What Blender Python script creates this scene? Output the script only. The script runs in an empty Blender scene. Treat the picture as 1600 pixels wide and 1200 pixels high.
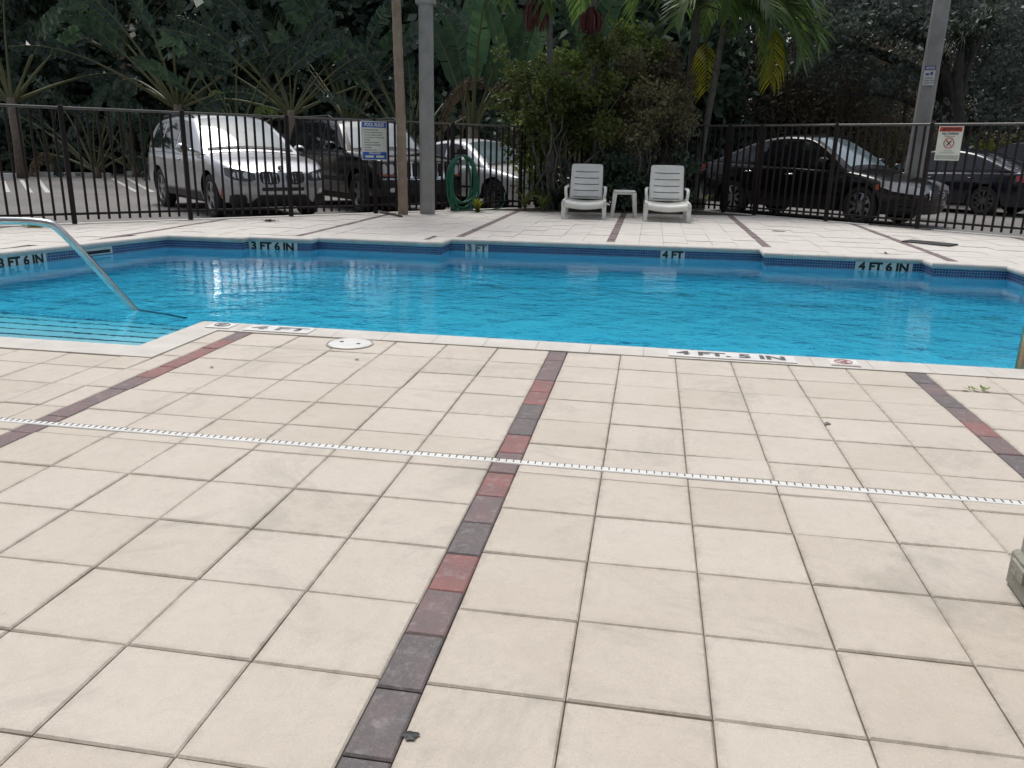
import bpy, bmesh, math, random
import numpy as np
from mathutils import Vector, Matrix, noise as mnoise
sc = bpy.context.scene
R = math.radians
# ------------------------------------------------------------------ camera
YAW, PITCH, ROLL, FPX, CH = 0.160415, 0.2837667, 0.0219064, 1266.44, 1.120924
fw = np.array([-math.sin(YAW)*math.cos(PITCH), math.cos(YAW)*math.cos(PITCH), -math.sin(PITCH)])
r0 = np.array([math.cos(YAW), math.sin(YAW), 0.0]); u0 = np.cross(r0, fw)
rt = math.cos(ROLL)*r0 + math.sin(ROLL)*u0
up = -math.sin(ROLL)*r0 + math.cos(ROLL)*u0
cam = bpy.data.cameras.new('camera'); cam_o = bpy.data.objects.new('camera', cam)
sc.collection.objects.link(cam_o)
cam.sensor_width = 36.0; cam.lens = 36.0*FPX/1600.0; cam.clip_start = 0.05; cam.clip_end = 1500
cam_o.matrix_world = Matrix(((rt[0], up[0], -fw[0], 0), (rt[1], up[1], -fw[1], 0), (rt[2], up[2], -fw[2], CH), (0, 0, 0, 1)))
sc.camera = cam_o
# ------------------------------------------------------------------ sky, sun, exposure
SUN_EL, SUN_AZ = R(68), R(-30)
w = bpy.data.worlds.new('World'); sc.world = w; w.use_nodes = True
nt = w.node_tree; bg = nt.nodes['Background']
sky = nt.nodes.new('ShaderNodeTexSky'); sky.sky_type = 'NISHITA'; sky.sun_disc = False
sky.sun_elevation = SUN_EL; sky.sun_rotation = SUN_AZ; sky.air_density = 1.0; sky.dust_density = 4.0; sky.ozone_density = 1.0
hs = nt.nodes.new('ShaderNodeHueSaturation'); hs.inputs['Saturation'].default_value = 0.5
nt.links.new(sky.outputs[0], hs.inputs['Color']); nt.links.new(hs.outputs[0], bg.inputs['Color'])
bg.inputs['Strength'].default_value = 0.13
sun = bpy.data.lights.new('sun', 'SUN'); sun.energy = 1.3; sun.angle = R(24); sun.color = (1.0, 0.98, 0.95)
sun_o = bpy.data.objects.new('sun', sun); sc.collection.objects.link(sun_o)
sd = Vector((math.sin(SUN_AZ)*math.cos(SUN_EL), math.cos(SUN_AZ)*math.cos(SUN_EL), math.sin(SUN_EL)))
sun_o.rotation_euler = sd.to_track_quat('Z', 'Y').to_euler()
vs = sc.view_settings; vs.view_transform = 'Standard'; vs.look = 'None'; vs.gamma = 1; vs.exposure = 0.35; vs.use_curve_mapping = False
sc.cycles.use_denoising = True; sc.cycles.transparent_max_bounces = 16
sc.cycles.sample_clamp_indirect = 20.0; sc.cycles.diffuse_bounces = 8; sc.cycles.max_bounces = 16

# ------------------------------------------------------------------ helpers
def ray(px, py): return fw*FPX + rt*(px-800) - up*(py-600)
def G(px, py, z=0.0):
    d = ray(px, py); t = (z-CH)/d[2]; return Vector((d[0]*t, d[1]*t, z))
def AT(px, py, Y):
    d = ray(px, py); t = Y/d[1]; return Vector((d[0]*t, Y, CH+d[2]*t))
COL = sc.collection
def link(o, parent=None):
    COL.objects.link(o)
    if parent is not None: o.parent = parent
    return o
def tag(o, label=None, cat=None, group=None, kind=None):
    if label: o['label'] = label
    if cat: o['category'] = cat
    if group: o['group'] = group
    if kind: o['kind'] = kind
    return o
def empty(name, loc=(0, 0, 0), rz=0.0, parent=None):
    o = bpy.data.objects.new(name, None); o.empty_display_size = 0.1
    o.location = loc; o.rotation_euler = (0, 0, rz); return link(o, parent)
def pymesh(name, vs_, fs, mat=None, smooth=False):
    me = bpy.data.meshes.new(name); me.from_pydata([tuple(v) for v in vs_], [], [tuple(f) for f in fs])
    if mat is not None: me.materials.append(mat)
    if smooth: me.polygons.foreach_set('use_smooth', [True]*len(me.polygons))
    me.update(); return me
def npmesh(name, V, Q, mat=None, smooth=False):
    V = np.asarray(V, np.float32); Q = np.asarray(Q, np.int32)
    me = bpy.data.meshes.new(name); me.vertices.add(len(V)); me.vertices.foreach_set('co', V.ravel())
    k = Q.shape[1]; me.loops.add(Q.size); me.loops.foreach_set('vertex_index', Q.ravel())
    me.polygons.add(len(Q)); me.polygons.foreach_set('loop_start', np.arange(0, Q.size, k, dtype=np.int32))
    me.polygons.foreach_set('loop_total', np.full(len(Q), k, np.int32))
    if smooth: me.polygons.foreach_set('use_smooth', np.ones(len(Q), bool))
    if mat is not None: me.materials.append(mat)
    me.update(calc_edges=True); return me
def ob(name, me, parent=None, loc=(0, 0, 0), rot=(0, 0, 0)):
    o = bpy.data.objects.new(name, me); o.location = loc; o.rotation_euler = rot; return link(o, parent)
class MB:
    """collects shapes into one mesh"""
    def __init__(s): s.v = []; s.f = []
    def add(s, vs_, fs):
        n = len(s.v); s.v += [tuple(v) for v in vs_]; s.f += [tuple(i+n for i in f) for f in fs]
    def box(s, c, d, rot=None, ch=0.0):
        x, y, z = d[0]/2, d[1]/2, d[2]/2
        if ch <= 0:
            p = [(-x,-y,-z),(x,-y,-z),(x,y,-z),(-x,y,-z),(-x,-y,z),(x,-y,z),(x,y,z),(-x,y,z)]
            f = [(0,3,2,1),(4,5,6,7),(0,1,5,4),(1,2,6,5),(2,3,7,6),(3,0,4,7)]
        else:
            p = []
            for zz, k in ((-z, ch), (-z+ch, 0), (z-ch, 0), (z, ch)):
                p += [(-x+k,-y,zz),(x-k,-y,zz),(x,-y+k,zz),(x,y-k,zz),(x-k,y,zz),(-x+k,y,zz),(-x,y-k,zz),(-x,-y+k,zz)] if k == 0 else \
                     [(-x+k,-y+k*.99,zz),(x-k,-y+k*.99,zz),(x-k*.99,-y+k,zz),(x-k*.99,y-k,zz),(x-k,y-k*.99,zz),(-x+k,y-k*.99,zz),(-x+k*.99,y-k,zz),(-x+k*.99,-y+k,zz)]
            f = [tuple(range(7, -1, -1)), tuple(range(24, 32))]
            # corner cut on the middle rings
            for ring in (1, 2):
                for i, (sx, sy) in enumerate([(-1,-1),(1,-1),(1,-1),(1,1),(1,1),(-1,1),(-1,1),(-1,-1)]):
                    zz = p[ring*8+i][2]
                    p[ring*8+i] = (sx*(x-ch*.5) if i in (0,1,4,5) else sx*x, sy*y if i in (0,1,4,5) else sy*(y-ch*.5), zz)
            for r_ in range(3):
                for i in range(8): f.append((r_*8+i, r_*8+(i+1) % 8, (r_+1)*8+(i+1) % 8, (r_+1)*8+i))
        M_ = Matrix.Translation(c) @ (rot.to_4x4() if rot is not None else Matrix())
        s.add([M_ @ Vector(q) for q in p], f)
    def tube(s, pts, rad, n=8, closed=False, cap=True):
        pts = [Vector(p) for p in pts]; m = len(pts)
        rr = rad if hasattr(rad, '__len__') else [rad]*m
        V = []; prev = None
        for i in range(m):
            a = pts[(i-1) % m] if (closed or i > 0) else pts[i]
            b = pts[(i+1) % m] if (closed or i < m-1) else pts[i]
            t = (b-a).normalized()
            if prev is None:
                ref = Vector((0, 0, 1)) if abs(t.z) < .9 else Vector((1, 0, 0)); u = t.cross(ref).normalized()
            else:
                u = (prev - t*prev.dot(t)); u = u.normalized() if u.length > 1e-6 else t.orthogonal().normalized()
            prev = u; v = t.cross(u)
            V += [pts[i] + (u*math.cos(2*math.pi*k/n) + v*math.sin(2*math.pi*k/n))*rr[i] for k in range(n)]
        F = []
        for i in range(m if closed else m-1):
            for k in range(n):
                F.append((i*n+k, i*n+(k+1) % n, ((i+1) % m)*n+(k+1) % n, ((i+1) % m)*n+k))
        if cap and not closed: F += [tuple(range(n-1, -1, -1)), tuple((m-1)*n+k for k in range(n))]
        s.add(V, F)
    def grid(s, P):   # P[i][j] points
        n, m = len(P), len(P[0]); s.add([q for row in P for q in row],
            [(i*m+j, i*m+j+1, (i+1)*m+j+1, (i+1)*m+j) for i in range(n-1) for j in range(m-1)])
    def lathe(s, prof, n=24, axis='Y', c=(0, 0, 0)):
        V = []; F = []
        for (rad, h) in prof:
            for k in range(n):
                a = 2*math.pi*k/n; x, z = rad*math.cos(a), rad*math.sin(a)
                V.append((c[0]+x, c[1]+h, c[2]+z) if axis == 'Y' else (c[0]+x, c[1]+z, c[2]+h))
        for i in range(len(prof)-1):
            for k in range(n): F.append((i*n+k, i*n+(k+1) % n, (i+1)*n+(k+1) % n, (i+1)*n+k))
        s.add(V, F)
    def prism(s, poly, z0, z1):
        n = len(poly); s.add([(x, y, z0) for x, y in poly]+[(x, y, z1) for x, y in poly],
            [tuple(range(n-1, -1, -1)), tuple(range(n, 2*n))]+[(i, (i+1) % n, n+(i+1) % n, n+i) for i in range(n)])
    def build(s, name, mat, parent=None, smooth=False, loc=(0, 0, 0), rot=(0, 0, 0), fix=True):
        me = pymesh(name, s.v, s.f, mat, smooth)
        if fix:
            bm = bmesh.new(); bm.from_mesh(me); bmesh.ops.recalc_face_normals(bm, faces=bm.faces); bm.to_mesh(me); bm.free()
        return ob(name, me, parent, loc, rot)
def autosmooth(o, deg=35):
    me = o.data; me.polygons.foreach_set('use_smooth', [True]*len(me.polygons))
    bm = bmesh.new(); bm.from_mesh(me)
    for e in bm.edges:
        if len(e.link_faces) == 2 and e.calc_face_angle(0) > R(deg): e.smooth = False
    bm.to_mesh(me); bm.free(); return o
def copy_tree(o, parent=None):
    c = o.copy(); COL.objects.link(c); c.parent = parent
    for ch in list(o.children): copy_tree(ch, c)
    return c
def text_mesh(txt, size, mat, name='lettering', bold=0.0, ax='CENTER', extr=0.0):
    cu = bpy.data.curves.new('t', 'FONT'); cu.body = txt; cu.size = size; cu.align_x = ax; cu.align_y = 'CENTER'
    cu.offset = bold; cu.resolution_u = 3; cu.extrude = extr
    o = bpy.data.objects.new('t', cu); COL.objects.link(o); bpy.context.view_layer.update()
    me = bpy.data.meshes.new_from_object(o.evaluated_get(bpy.context.evaluated_depsgraph_get()))
    me.name = name; bpy.data.objects.remove(o); bpy.data.curves.remove(cu)
    me.materials.clear(); me.materials.append(mat); return me

# ------------------------------------------------------------------ materials
def nodes(name):
    m = bpy.data.materials.new(name); m.use_nodes = True
    return m, m.node_tree, m.node_tree.nodes, m.node_tree.links, m.node_tree.nodes['Principled BSDF']
def mixc(N, L, a, b, fac, mode='MIX'):
    n = N.new('ShaderNodeMix'); n.data_type = 'RGBA'; n.blend_type = mode
    for s_, v in ((n.inputs[6], a), (n.inputs[7], b), (n.inputs[0], fac)):
        if hasattr(v, 'is_linked') or isinstance(v, bpy.types.NodeSocket): L.new(v, s_)
        elif isinstance(v, (int, float)): s_.default_value = v
        else: s_.default_value = (*v, 1)
    return n.outputs[2]
def noise(N, L, scale, detail=4, rough=.6, coord=None, lo=.35, hi=.65, dist=0.0):
    t = N.new('ShaderNodeTexNoise'); t.inputs['Scale'].default_value = scale; t.inputs['Detail'].default_value = detail
    t.inputs['Roughness'].default_value = rough; t.inputs['Distortion'].default_value = dist
    if coord is not None: L.new(coord, t.inputs['Vector'])
    m = N.new('ShaderNodeMapRange'); m.inputs[1].default_value = lo; m.inputs[2].default_value = hi
    L.new(t.outputs[0], m.inputs[0]); return m.outputs[0]
def math_(N, L, op, a, b):
    n = N.new('ShaderNodeMath'); n.operation = op
    for s_, v in ((n.inputs[0], a), (n.inputs[1], b)):
        if isinstance(v, (int, float)): s_.default_value = v
        else: L.new(v, s_)
    return n.outputs[0]
def bump(N, L, h, strength, dist, bs):
    b = N.new('ShaderNodeBump'); b.inputs['Strength'].default_value = strength; b.inputs['Distance'].default_value = dist
    L.new(h, b.inputs['Height']); L.new(b.outputs[0], bs.inputs['Normal'])
def M(name, col, rough=.6, metal=0.0, col2=None, nscale=8.0, bmp=0.0, bscale=80, coat=0.0, orand=0.0, spec=.5, world=False, lo=.35, hi=.65):
    m, t, N, L, bs = nodes(name)
    bs.inputs['Roughness'].default_value = rough; bs.inputs['Metallic'].default_value = metal
    bs.inputs['Coat Weight'].default_value = coat; bs.inputs['Coat Roughness'].default_value = .04
    bs.inputs['Specular IOR Level'].default_value = spec
    tc = N.new('ShaderNodeNewGeometry').outputs['Position'] if world else N.new('ShaderNodeTexCoord').outputs['Object']
    c2 = col2 if col2 else tuple(c*.8 for c in col)
    c = mixc(N, L, col, c2, noise(N, L, nscale, coord=tc, lo=lo, hi=hi))
    if orand:
        oi = N.new('ShaderNodeObjectInfo'); mr = N.new('ShaderNodeMapRange'); mr.inputs[3].default_value = 1-orand; mr.inputs[4].default_value = 1+orand
        L.new(oi.outputs['Random'], mr.inputs[0]); cc = N.new('ShaderNodeCombineColor')
        for i in range(3): L.new(mr.outputs[0], cc.inputs[i])
        c = mixc(N, L, c, cc.outputs[0], 1.0, 'MULTIPLY')
    L.new(c, bs.inputs['Base Color'])
    if bmp: bump(N, L, noise(N, L, bscale, coord=tc, lo=.2, hi=.8), bmp, .01, bs)
    return m
def leafmat(name, col, col2, transl=.35, rough=.45, vary=.5):
    m, t, N, L, bs = nodes(name)
    ge = N.new('ShaderNodeNewGeometry')
    oi = N.new('ShaderNodeObjectInfo')
    c = mixc(N, L, col, col2, ge.outputs['Random Per Island'])
    nz = noise(N, L, 1.3, coord=ge.outputs['Position'], lo=.3, hi=.7)
    mr = N.new('ShaderNodeMapRange'); mr.inputs[3].default_value = 1-vary; mr.inputs[4].default_value = 1+vary*.6; L.new(nz, mr.inputs[0])
    k = math_(N, L, 'MULTIPLY', mr.outputs[0], math_(N, L, 'MULTIPLY_ADD', oi.outputs['Random'], .85))
    # k = noise * (random*.4 + .8)
    k.node.inputs[1].links[0].from_node.inputs[2].default_value = .55
    cc = N.new('ShaderNodeCombineColor')
    for i in range(3): L.new(k, cc.inputs[i])
    c = mixc(N, L, c, cc.outputs[0], 1.0, 'MULTIPLY')
    L.new(c, bs.inputs['Base Color']); bs.inputs['Roughness'].default_value = rough; bs.inputs['Specular IOR Level'].default_value = .35
    tr = N.new('ShaderNodeBsdfTranslucent'); L.new(c, tr.inputs['Color'])
    mx = N.new('ShaderNodeMixShader'); mx.inputs[0].default_value = transl
    L.new(bs.outputs[0], mx.inputs[1]); L.new(tr.outputs[0], mx.inputs[2]); L.new(mx.outputs[0], N['Material Output'].inputs['Surface'])
    return m

def paver_mat(name, ca, cb, edges=False):
    m, t, N, L, bs = nodes(name)
    P = N.new('ShaderNodeNewGeometry').outputs['Position']; oi = N.new('ShaderNodeObjectInfo').outputs['Random']
    ri = N.new('ShaderNodeNewGeometry').outputs['Random Per Island']
    c = mixc(N, L, ca, cb, noise(N, L, 2.2, 5, coord=P))
    c = mixc(N, L, c, (.53, .485, .43), math_(N, L, 'MULTIPLY', oi, .5))
    sp = noise(N, L, 260, 2, .7, P, .56, .70); c = mixc(N, L, c, (.36, .31, .26), math_(N, L, 'MULTIPLY', sp, .55))
    sp2 = noise(N, L, 190, 2, .7, P, .60, .72); c = mixc(N, L, c, (.70, .66, .60), math_(N, L, 'MULTIPLY', sp2, .5))
    st = noise(N, L, 1.5, 7, .76, P, .53, .78, .8); c = mixc(N, L, c, (.30, .28, .25), math_(N, L, 'MULTIPLY', st, .8))
    st2 = noise(N, L, 9.0, 5, .75, P, .66, .78); c = mixc(N, L, c, (.27, .24, .21), math_(N, L, 'MULTIPLY', st2, .45))
    pit = noise(N, L, 95, 3, .8, P, .66, .74); c = mixc(N, L, c, (.22, .19, .16), math_(N, L, 'MULTIPLY', pit, .6))
    blot = noise(N, L, 14, 5, .8, P, .45, .75, 1.0); c = mixc(N, L, c, (.40, .36, .31), math_(N, L, 'MULTIPLY', blot, .38))
    if edges:
        sx = N.new('ShaderNodeSeparateXYZ'); L.new(N.new('ShaderNodeTexCoord').outputs['Object'], sx.inputs[0])
        ed = math_(N, L, 'MAXIMUM', math_(N, L, 'ABSOLUTE', sx.outputs[0], 0), math_(N, L, 'ABSOLUTE', sx.outputs[1], 0))
        em_ = N.new('ShaderNodeMapRange'); em_.inputs[1].default_value = .128; em_.inputs[2].default_value = .151; L.new(ed, em_.inputs[0])
        g_ = math_(N, L, 'MULTIPLY', em_.outputs[0], noise(N, L, 16, 5, .75, P, .42, .70)); c = mixc(N, L, c, (.24, .21, .17), math_(N, L, 'MULTIPLY', g_, .6))
    rr = N.new('ShaderNodeMapRange'); rr.inputs[3].default_value = .94; rr.inputs[4].default_value = 1.035; L.new(oi, rr.inputs[0])
    cc = N.new('ShaderNodeCombineColor')
    for i in range(3): L.new(rr.outputs[0], cc.inputs[i])
    c = mixc(N, L, c, cc.outputs[0], 1.0, 'MULTIPLY')
    L.new(c, bs.inputs['Base Color']); bs.inputs['Roughness'].default_value = .82; bs.inputs['Specular IOR Level'].default_value = .3
    bump(N, L, noise(N, L, 230, 3, .7, P, .2, .8), .22, .004, bs); return m
def brick_mat(name, a, b):
    m, t, N, L, bs = nodes(name)
    P = N.new('ShaderNodeNewGeometry').outputs['Position']; oi = N.new('ShaderNodeObjectInfo').outputs['Random']
    c = mixc(N, L, a, b, noise(N, L, 9, 4, coord=P, lo=.4, hi=.62))
    c = mixc(N, L, c, tuple(x*.62 for x in a), math_(N, L, 'MULTIPLY', noise(N, L, 220, 2, .7, P, .5, .7), .6))
    c = mixc(N, L, c, (.34, .31, .31), math_(N, L, 'MULTIPLY', noise(N, L, 120, 3, .7, P, .58, .72), .4))
    c = mixc(N, L, c, (.36, .34, .34), math_(N, L, 'MULTIPLY', noise(N, L, 22, 5, .75, P, .52, .75, .5), .5))
    L.new(c, bs.inputs['Base Color']); bs.inputs['Roughness'].default_value = .8
    bump(N, L, noise(N, L, 200, 3, .7, P, .2, .8), .3, .004, bs); return m
def tile_mat():
    m, t, N, L, bs = nodes('blue_mosaic')
    tc = N.new('ShaderNodeTexCoord').outputs['UV']
    b = N.new('ShaderNodeTexBrick'); L.new(tc, b.inputs['Vector'])
    b.offset = 0.0; b.inputs['Scale'].default_value = 1.0; b.inputs['Brick Width'].default_value = .03; b.inputs['Row Height'].default_value = .03
    b.inputs['Mortar Size'].default_value = .0022; b.inputs['Color1'].default_value = (.012, .03, .14, 1); b.inputs['Color2'].default_value = (.03, .09, .25, 1)
    b.inputs['Mortar'].default_value = (.35, .42, .48, 1); b.inputs['Bias'].default_value = 0
    L.new(b.outputs['Color'], bs.inputs['Base Color']); bs.inputs['Roughness'].default_value = .15; return m
def water_mat():
    m, t, N, L, bs = nodes('pool_water'); N.remove(bs)
    P = N.new('ShaderNodeNewGeometry').outputs['Position']
    mp = N.new('ShaderNodeMapping'); mp.inputs['Scale'].default_value = (1.0, 1.5, 1.0); L.new(P, mp.inputs[0])
    h = math_(N, L, 'ADD', noise(N, L, 4.5, 2, .5, mp.outputs[0], 0, 1, .4), math_(N, L, 'MULTIPLY', noise(N, L, 17, 2, .5, mp.outputs[0], 0, 1, .3), .40)); h = math_(N, L, 'ADD', h, math_(N, L, 'MULTIPLY', noise(N, L, 1.1, 2, .5, P, 0, 1, .8), 2.2))
    b = N.new('ShaderNodeBump'); b.inputs['Strength'].default_value = .15; b.inputs['Distance'].default_value = .02; L.new(h, b.inputs['Height'])
    g = N.new('ShaderNodeBsdfGlass'); g.inputs['IOR'].default_value = 1.33; g.inputs['Roughness'].default_value = 0.0
    L.new(b.outputs[0], g.inputs['Normal'])
    L.new(g.outputs[0], N['Material Output'].inputs['Surface'])
    va = N.new('ShaderNodeVolumeAbsorption'); va.inputs['Color'].default_value = (.02, .86, .985, 1); va.inputs['Density'].default_value = 0.70
    L.new(va.outputs[0], N['Material Output'].inputs['Volume']); return m
def glass_mat(name, tint, mirror):
    m, t, N, L, bs = nodes(name)
    bs.inputs['Base Color'].default_value = (*tint, 1); bs.inputs['Roughness'].default_value = .03; bs.inputs['IOR'].default_value = mirror
    c = mixc(N, L, tint, tuple(x*.6 for x in tint), noise(N, L, 2, coord=N.new('ShaderNodeTexCoord').outputs['Object'])); L.new(c, bs.inputs['Base Color'])
    return m
def asphalt_mat():
    m, t, N, L, bs = nodes('asphalt')
    P = N.new('ShaderNodeNewGeometry').outputs['Position']
    c = mixc(N, L, (.185, .175, .165), (.13, .125, .12), noise(N, L, .5, 6, .65, P))
    c = mixc(N, L, c, (.10, .10, .10), math_(N, L, 'MULTIPLY', noise(N, L, 1.4, 5, .7, P, .6, .75), .5))
    c = mixc(N, L, c, (.36, .34, .31), math_(N, L, 'MULTIPLY', noise(N, L, 90, 2, .7, P, .5, .7), .5))
    L.new(c, bs.inputs['Base Color']); bs.inputs['Roughness'].default_value = .9
    bump(N, L, noise(N, L, 120, 2, .7, P, .2, .8), .4, .01, bs); return m

m_paver = paver_mat('beige_paver', (.580, .525, .452), (.530, .474, .400), True); m_paver_out = paver_mat('outer_paver', (.580, .525, .452), (.530, .474, .400)); m_paver_far = paver_mat('pale_grey_paver', (.67, .65, .62), (.61, .59, .56))  # far-side pavers take a lighter, greyer colour than the near ones
m_red = brick_mat('red_brick', (.27, .125, .115), (.21, .12, .115))
m_purp = brick_mat('purple_brick', (.165, .130, .132), (.20, .135, .132))
m_grey = brick_mat('charcoal_brick', (.125, .115, .115), (.16, .13, .13))
m_joint = M('joint_sand', (.14, .12, .10), .95, col2=(.22, .195, .16), nscale=14, world=True)
m_coping = M('coping_concrete', (.58, .555, .51), .7, col2=(.50, .475, .43), nscale=5, bmp=.15, bscale=150, world=True)
m_plaster = M('pool_plaster', (.52, .91, .98), .7, col2=(.48, .88, .96), nscale=1.5, world=True)
m_tile = tile_mat(); m_water = water_mat(); m_asphalt = asphalt_mat()
m_marker = M('marker_tile', (.70, .70, .66), .35, col2=(.62, .62, .57), nscale=20)
m_ink = M('black_lettering', (.02, .02, .022), .5)
m_fade = M('faded_lettering', (.13, .13, .14), .6, col2=(.2, .2, .2), nscale=40)
m_worn = M('worn_lettering', (.055, .055, .06), .6, col2=(.10, .10, .10), nscale=40)
m_stepline = M('step_tile', (.02, .05, .12), .3)
m_white = M('white_plastic', (.72, .72, .70), .45, col2=(.62, .61, .58), nscale=6)
m_chair = M('lounger_plastic', (.74, .75, .70), .42, col2=(.62, .62, .57), nscale=3.5, orand=.04)
m_steel = M('stainless_steel', (.55, .57, .58), .22, metal=1.0, col2=(.42, .45, .46), nscale=6)
m_bronze = M('tan_steel', (.50, .40, .26), .28, metal=1.0, col2=(.32, .25, .17), nscale=9)  # steel with a tan colour, for the ladder
m_iron = M('black_iron', (.012, .010, .010), .6, col2=(.022, .014, .012), nscale=5, spec=.2)
m_iron_sunlit = M('sunlit_iron_rail', (.09, .087, .082), .35, col2=(.06, .057, .054), nscale=5)  # top rail paler than the other iron: its sunlit line painted into the colour
m_conc = M('concrete', (.30, .295, .28), .85, col2=(.22, .215, .20), nscale=3, bmp=.3, bscale=60, world=True)
m_kerb = M('kerb_concrete', (.46, .45, .42), .85, col2=(.36, .34, .31), nscale=4, bmp=.2, bscale=60, world=True)
m_pillar = M('stucco', (.34, .33, .28), .9, col2=(.25, .24, .20), nscale=5, bmp=.6, bscale=35, world=True)
m_facade = M('facade_stucco', (.42, .38, .31), .9, col2=(.37, .33, .27), nscale=1.2, bmp=.3, bscale=40, world=True)
m_soil = M('soil', (.045, .034, .024), .95, col2=(.09, .07, .05), nscale=6, bmp=.6, bscale=25, world=True)
m_ground = M('ground_litter', (.05, .045, .028), .95, col2=(.035, .045, .018), nscale=.8, world=True)
m_paint = M('white_paint', (.60, .59, .56), .7, col2=(.42, .41, .39), nscale=3, world=True)
m_hose = M('green_hose', (.010, .15, .085), .35, col2=(.010, .11, .06), nscale=4)
m_silver = M('silver_paint', (.42, .43, .45), .28, metal=.6, col2=(.48, .49, .51), coat=.6)
m_silver2 = M('pale_silver_paint', (.70, .71, .72), .32, metal=.25, col2=(.58, .59, .60), coat=.6)
m_black = M('black_paint', (.006, .006, .008), .16, col2=(.005, .005, .006), coat=.15, spec=.35)
m_navy = M('dark_blue_paint', (.008, .010, .018), .16, col2=(.007, .009, .015), coat=.2, spec=.4)
m_trim = M('black_trim', (.016, .016, .017), .55)
m_tyre = M('tyre_rubber', (.018, .018, .018), .8)
m_alloy = M('alloy_rim', (.32, .32, .33), .3, metal=.85)
m_alloyd = M('dark_alloy_rim', (.16, .16, .17), .35, metal=.8)
m_glass_l = glass_mat('windscreen_glass', (.17, .23, .25), 1.95)
m_glass_d = glass_mat('tinted_glass', (.010, .012, .014), 1.5)
m_lamp = glass_mat('headlamp_lens', (.80, .82, .84), 2.0)
m_lampd = glass_mat('dark_headlamp_lens', (.07, .075, .08), 1.7)
m_orange = M('orange_reflector', (.45, .10, .03), .3); m_redlamp = M('tail_lamp', (.40, .012, .02), .2, coat=.6)
m_chrome = M('chrome', (.75, .75, .76), .08, metal=1.0); m_blue = M('emblem_blue', (.02, .12, .35), .4)
m_bark = M('palm_bark', (.17, .135, .10), .9, col2=(.11, .085, .065), nscale=6, bmp=.5, bscale=20)
m_barkl = M('tan_bark', (.30, .235, .175), .9, col2=(.22, .17, .125), nscale=5, bmp=.4, bscale=30)
m_barkg = M('grey_bark', (.13, .125, .11), .9, col2=(.08, .078, .07), nscale=7, bmp=.5, bscale=25)
m_twig = M('dry_twig', (.26, .21, .17), .9, col2=(.18, .15, .12), nscale=4)
m_barkd = M('dark_bark', (.035, .03, .026), .95, col2=(.055, .048, .04), nscale=4, bmp=.6, bscale=15)
m_stem = M('petiole_green', (.060, .075, .022), .5, col2=(.095, .085, .028), nscale=1.5)
m_leaf_tp = leafmat('traveller_leaf', (.028, .070, .038), (.070, .125, .056), .32, .26)
m_leaf_tpd = leafmat('traveller_leaf_dark', (.016, .038, .027), (.044, .075, .048), .27, .22)
m_leaf_tpb = leafmat('traveller_leaf_bright', (.040, .095, .045), (.068, .130, .056), .35, .35, .3)
m_leaf_tpy = leafmat('traveller_leaf_pale', (.10, .17, .035), (.14, .19, .04), .45, .4)
m_leaf_dead = leafmat('dead_leaf', (.085, .055, .035), (.13, .085, .05), .2, .8)
m_leaf_bg = leafmat('background_leaf', (.050, .085, .060), (.085, .125, .080), .30, .40)
m_leaf_oak = leafmat('oak_leaf', (.085, .112, .098), (.120, .145, .118), .32, .42)
m_leaf_olive = leafmat('olive_leaf', (.160, .160, .080), (.230, .205, .110), .40, .6)
m_leaf_brown = leafmat('brown_leaf', (.24, .185, .14), (.19, .17, .11), .30, .7)
m_leaf_shrub = leafmat('shrub_leaf', (.130, .195, .055), (.230, .280, .075), .48, .45)
m_leaf_palm = leafmat('palm_leaflet', (.11, .20, .055), (.17, .26, .07), .5, .33)
m_leaf_yel = leafmat('yellow_leaflet', (.34, .34, .018), (.46, .38, .02), .55, .45)
m_leaf_red = leafmat('red_seed_strand', (.085, .022, .022), (.12, .035, .03), .15, .7)
m_leaf_lime = leafmat('lime_leaf', (.24, .27, .03), (.30, .30, .04), .4, .45)
m_leaf_strap = leafmat('strap_leaf', (.030, .042, .026), (.05, .058, .034), .2, .45)
m_sign_blue = M('sign_blue', (.01, .10, .42), .4); m_sign_white = M('sign_white', (.66, .68, .60), .45, col2=(.60, .62, .54), nscale=4)
m_sign_red = M('sign_red', (.50, .05, .025), .45); m_sign_back = M('sign_backing', (.62, .63, .62), .45); m_sign_ink = M('sign_ink', (.06, .065, .07), .5)
m_sign_purple = M('sign_purple', (.06, .06, .24), .45); m_sign_grey = M('sign_grey', (.40, .43, .38), .5)
m_pot = M('grey_pot', (.26, .25, .23), .8); m_wall = M('far_wall', (.30, .24, .22), .9, col2=(.24, .20, .18), nscale=1.5)

# ------------------------------------------------------------------ setting: plan of the deck and the pool
T, BW = .305, .1015; S = 6*T+.3333*T
BC = -.463                                   # centre of the middle band
Y0 = 4.513                                   # paver row that meets the near coping
dL = Vector((.675, .738)); nL = Vector((.738, -.675)); kL = -12.445      # left fence: n.P = k, deck on the + side
dR = Vector((.779, -.627)); nR = Vector((-.627, -.779)); kR = -13.67     # right fence, deck on the + side
CORNER = Vector((-.48, 17.9))
POOL = [(-2.77, 4.02), (-2.77, 4.71), (5.6, 4.71), (5.6, 8.75), (4.62, 8.75), (4.62, 9.14), (3.88, 9.14), (3.88, 9.56), (3.12, 9.56), (3.12, 9.90),
        (1.38, 9.90), (1.38, 10.28), (-2.47, 10.05), (-2.47, 9.62), (-4.05, 9.62), (-4.05, 9.42), (-4.86, 9.42), (-4.86, 9.25), (-5.82, 9.22), (-6.42, 7.2), (-6.62, 6.4), (-6.62, 5.2), (-6.0, 4.02)]
WZ, FLOOR = -.142, -1.30
CW = .197
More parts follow.
